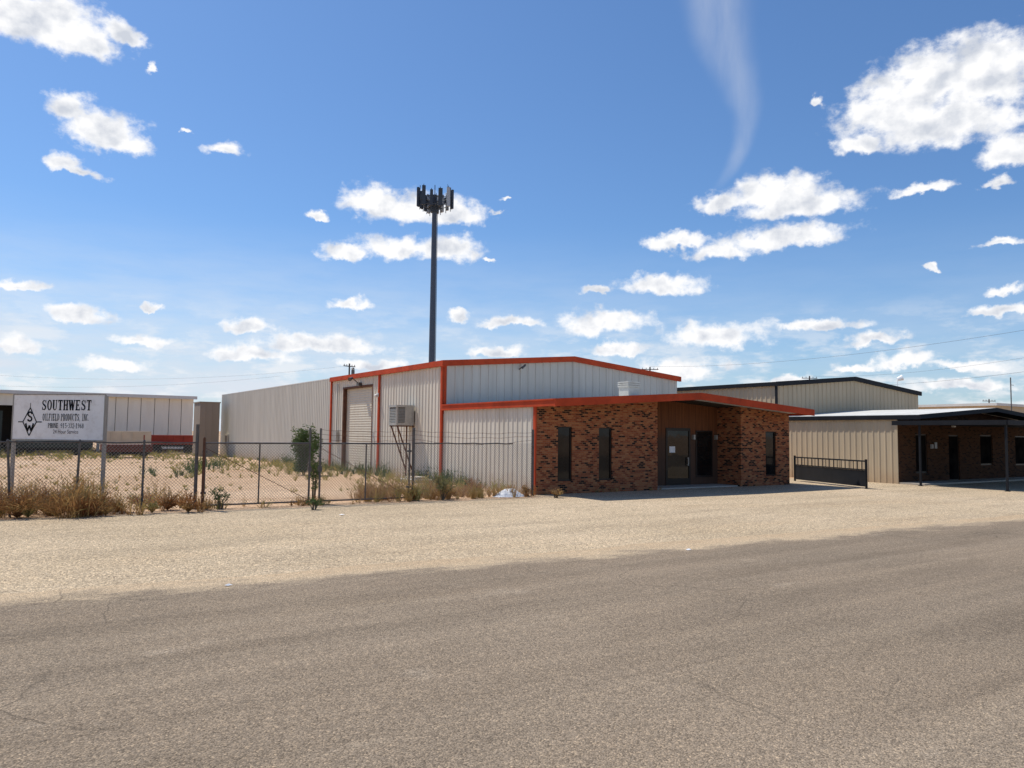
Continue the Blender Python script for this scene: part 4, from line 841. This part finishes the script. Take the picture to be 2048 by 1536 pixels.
CL = [(60,40,170,80),(160,85,90,50),(245,72,45,28),(305,140,12,18),(150,225,62,38),(205,265,80,48),(235,290,60,28),(125,325,38,22),(160,345,45,14),(450,300,42,16),(378,262,14,6),
 (745,410,66,38),(800,420,85,38),(900,430,75,28),(640,436,28,10),(990,425,12,8),(700,510,70,20),(790,500,85,28),(890,505,75,32),(978,523,14,6),
 (40,568,58,14),(160,634,72,20),(305,615,22,9),(700,613,40,14),(500,655,58,17),(285,682,55,13),(640,692,135,22),(500,712,95,18),(230,735,70,18),(740,728,70,12),(20,690,50,22),
 (1020,648,70,14),(918,633,24,16),(1000,702,60,14),(1205,648,88,30),(1320,574,88,24),(1192,582,30,12),(1430,678,108,30),(1240,702,62,16),(1360,738,90,26),
 (1550,390,120,42),(1590,415,130,36),(1440,410,62,24),(1350,488,78,20),(1440,505,70,26),(1570,478,145,28),(1640,652,104,16),(1745,681,66,15),(1810,725,70,20),(1580,765,60,14),(1700,735,50,12),
 (1960,160,150,95),(1860,170,110,70),(1780,225,110,80),(1900,250,170,70),(2010,310,70,45),(1720,290,60,28),(1845,378,60,14),(2000,368,36,14),(2000,490,52,12),(2012,587,38,13),(1995,627,70,15),(1873,541,22,9),(1930,775,100,20),(1940,735,80,14),(1635,205,16,12),(1005,398,14,5)]
D = None
def cc(px, py):
    d = ray(px, py); return math.atan2(d.x, d.y), d.z/math.hypot(d.x, d.y)
def cloud(px, py, rx, ry, Pin, k=1.7):
    a, e = cc(px, py); a2, _ = cc(px+rx, py); _, e2_ = cc(px, py-ry)
    q = vm('MULTIPLY', vm('SUBTRACT', Pin, (a, e, 0)), (1/(a2-a), 1/(e2_-e), 0))
    return vm('LENGTH', vm('MAXIMUM', q, vm('MULTIPLY', q, (-1, -k, 0))), out=1)
for c in CL:
    r = cloud(c[0], c[1], c[2]*1.06, c[3]*1.14, Pw); D = r if D is None else ma('SMOOTH_MIN', D, r, .25)
def fbm(vec, sc, det, ro): return mk(nt, 'ShaderNodeTexNoise', {'Vector': vec, 'Scale': sc, 'Detail': det, 'Roughness': ro}).outputs[0]
n1 = fbm(vm('MULTIPLY', P, (1, 1.2, 0)), 30, 9, .61)
dens = ma('ADD', ma('SUBTRACT', 1.18, D), ma('MULTIPLY', ma('SUBTRACT', n1, .5), 1.75))
mask = mk(nt, 'ShaderNodeMapRange', {0: dens, 1: .03, 2: .68, 3: 0, 4: 1}, interpolation_type='SMOOTHSTEP').outputs[0]
nA = fbm(P, 22, 5, .5); nB = fbm(vm('ADD', P, (-.007, .017, 0)), 22, 5, .5)
rel = ma('MULTIPLY', ma('SUBTRACT', nB, nA), 4.0)
core = mk(nt, 'ShaderNodeMapRange', {0: dens, 1: .4, 2: 1.2, 3: .0, 4: .50}).outputs[0]
shade = mk(nt, 'ShaderNodeClamp', {0: ma('ADD', core, rel)}).outputs[0]
ccol = mixc(nt, shade, (10.2, 10.2, 10.3), (6.3, 6.7, 7.5))
hz = fbm(vm('MULTIPLY', P, (1, 4.5, 0)), 7, 7, .6)
hmask = ma('MULTIPLY', mk(nt, 'ShaderNodeMapRange', {0: el, 1: .03, 2: .28, 3: 1, 4: 0}, interpolation_type='SMOOTHSTEP').outputs[0], mk(nt, 'ShaderNodeMapRange', {0: az, 1: -.30, 2: .35, 3: 1.0, 4: .38}).outputs[0])
hm = ma('MULTIPLY', hmask, mk(nt, 'ShaderNodeMapRange', {0: hz, 1: .35, 2: .62, 3: .5, 4: 1.0}).outputs[0])
# broken low cloud bank near the horizon
lb = fbm(vm('MULTIPLY', P, (1, 2.8, 0)), 15, 8, .6)
lbm = ma('MULTIPLY', mk(nt, 'ShaderNodeMapRange', {0: lb, 1: .47, 2: .64, 3: 0, 4: .75}, interpolation_type='SMOOTHSTEP').outputs[0], mk(nt, 'ShaderNodeMapRange', {0: el, 1: .07, 2: .17, 3: 1, 4: 0}).outputs[0])
# thin vertical veil: one smooth band following a curve in azimuth
Wp = [(1425,-60,52),(1436,30,50),(1458,120,40),(1482,195,28),(1489,245,22),(1478,300,17),(1455,345,13),(1425,385,6)]
pts = [(cc(x, y), (cc(x+wd, y)[0]-cc(x, y)[0])) for x, y, wd in Wp]
e_lo = pts[-1][0][1]; e_hi = pts[0][0][1]; a_lo = min(p[0][0] for p in pts)-.01; a_hi = max(p[0][0] for p in pts)+.01
s_ = mk(nt, 'ShaderNodeMapRange', {0: el, 1: e_lo, 2: e_hi, 3: 0, 4: 1}).outputs[0]
cr = mk(nt, 'ShaderNodeValToRGB', {0: s_}); cr.color_ramp.interpolation = 'B_SPLINE'; ee = cr.color_ramp.elements
while len(ee) < len(pts): ee.new(.5)
for x, ((a_, e_), wd) in zip(ee, reversed(pts)): x.position = (e_-e_lo)/(e_hi-e_lo); x.color = ((a_-a_lo)/(a_hi-a_lo), wd*10, 0, 1)
sc_ = mk(nt, 'ShaderNodeSeparateColor', {0: cr.outputs[0]})
ctr = ma('MULTIPLY_ADD', sc_.outputs[0], a_hi-a_lo, a_lo)
dd_ = ma('DIVIDE', ma('ABSOLUTE', ma('SUBTRACT', ma('ADD', az, ma('MULTIPLY', ma('SUBTRACT', fbm(P, 9, 4, .5), .5), .03)), ctr)), ma('MULTIPLY', sc_.outputs[1], .1))
gs = mk(nt, 'ShaderNodeMapRange', {0: dd_, 1: 0, 2: 1.9, 3: .27, 4: 0}, interpolation_type='SMOOTHERSTEP').outputs[0]
endf = mk(nt, 'ShaderNodeMapRange', {0: el, 1: e_lo, 2: e_lo+.05, 3: 0, 4: 1}).outputs[0]
wm = ma('MULTIPLY', ma('MULTIPLY', gs, endf), mk(nt, 'ShaderNodeMapRange', {0: fbm(vm('MULTIPLY', P, (3.0, .5, 0)), 12, 6, .6), 1: .3, 2: .65, 3: .5, 4: 1}).outputs[0])
skc = mixc(nt, 1.0, sky.outputs[0], (.77, 1.04, 1.32), 'MULTIPLY')
c = mixc(nt, hm, skc, (7.3, 7.9, 8.8)); c = mixc(nt, lbm, c, (8.9, 9.1, 9.4)); c = mixc(nt, wm, c, (8, 8.3, 8.8)); c = mixc(nt, mask, c, ccol)
nt.links.new(c, bg.inputs[0]); bg.inputs[1].default_value = .1
# ------------------------------------------------------------------ sun
sl = bpy.data.lights.new('sun', 'SUN'); sl.energy = 4.7; sl.angle = math.radians(.5); sl.color = (1, .95, .86)
so = bpy.data.objects.new('sun', sl); COL.objects.link(so)
sd_ = Vector((math.sin(SUN_AZ)*math.cos(SUN_EL), math.cos(SUN_AZ)*math.cos(SUN_EL), math.sin(SUN_EL)))
so.rotation_euler = sd_.to_track_quat('Z', 'Y').to_euler(); so.location = (0, 0, 40)
S.view_settings.view_transform = 'Standard'; S.view_settings.look = 'None'; S.view_settings.exposure = 0
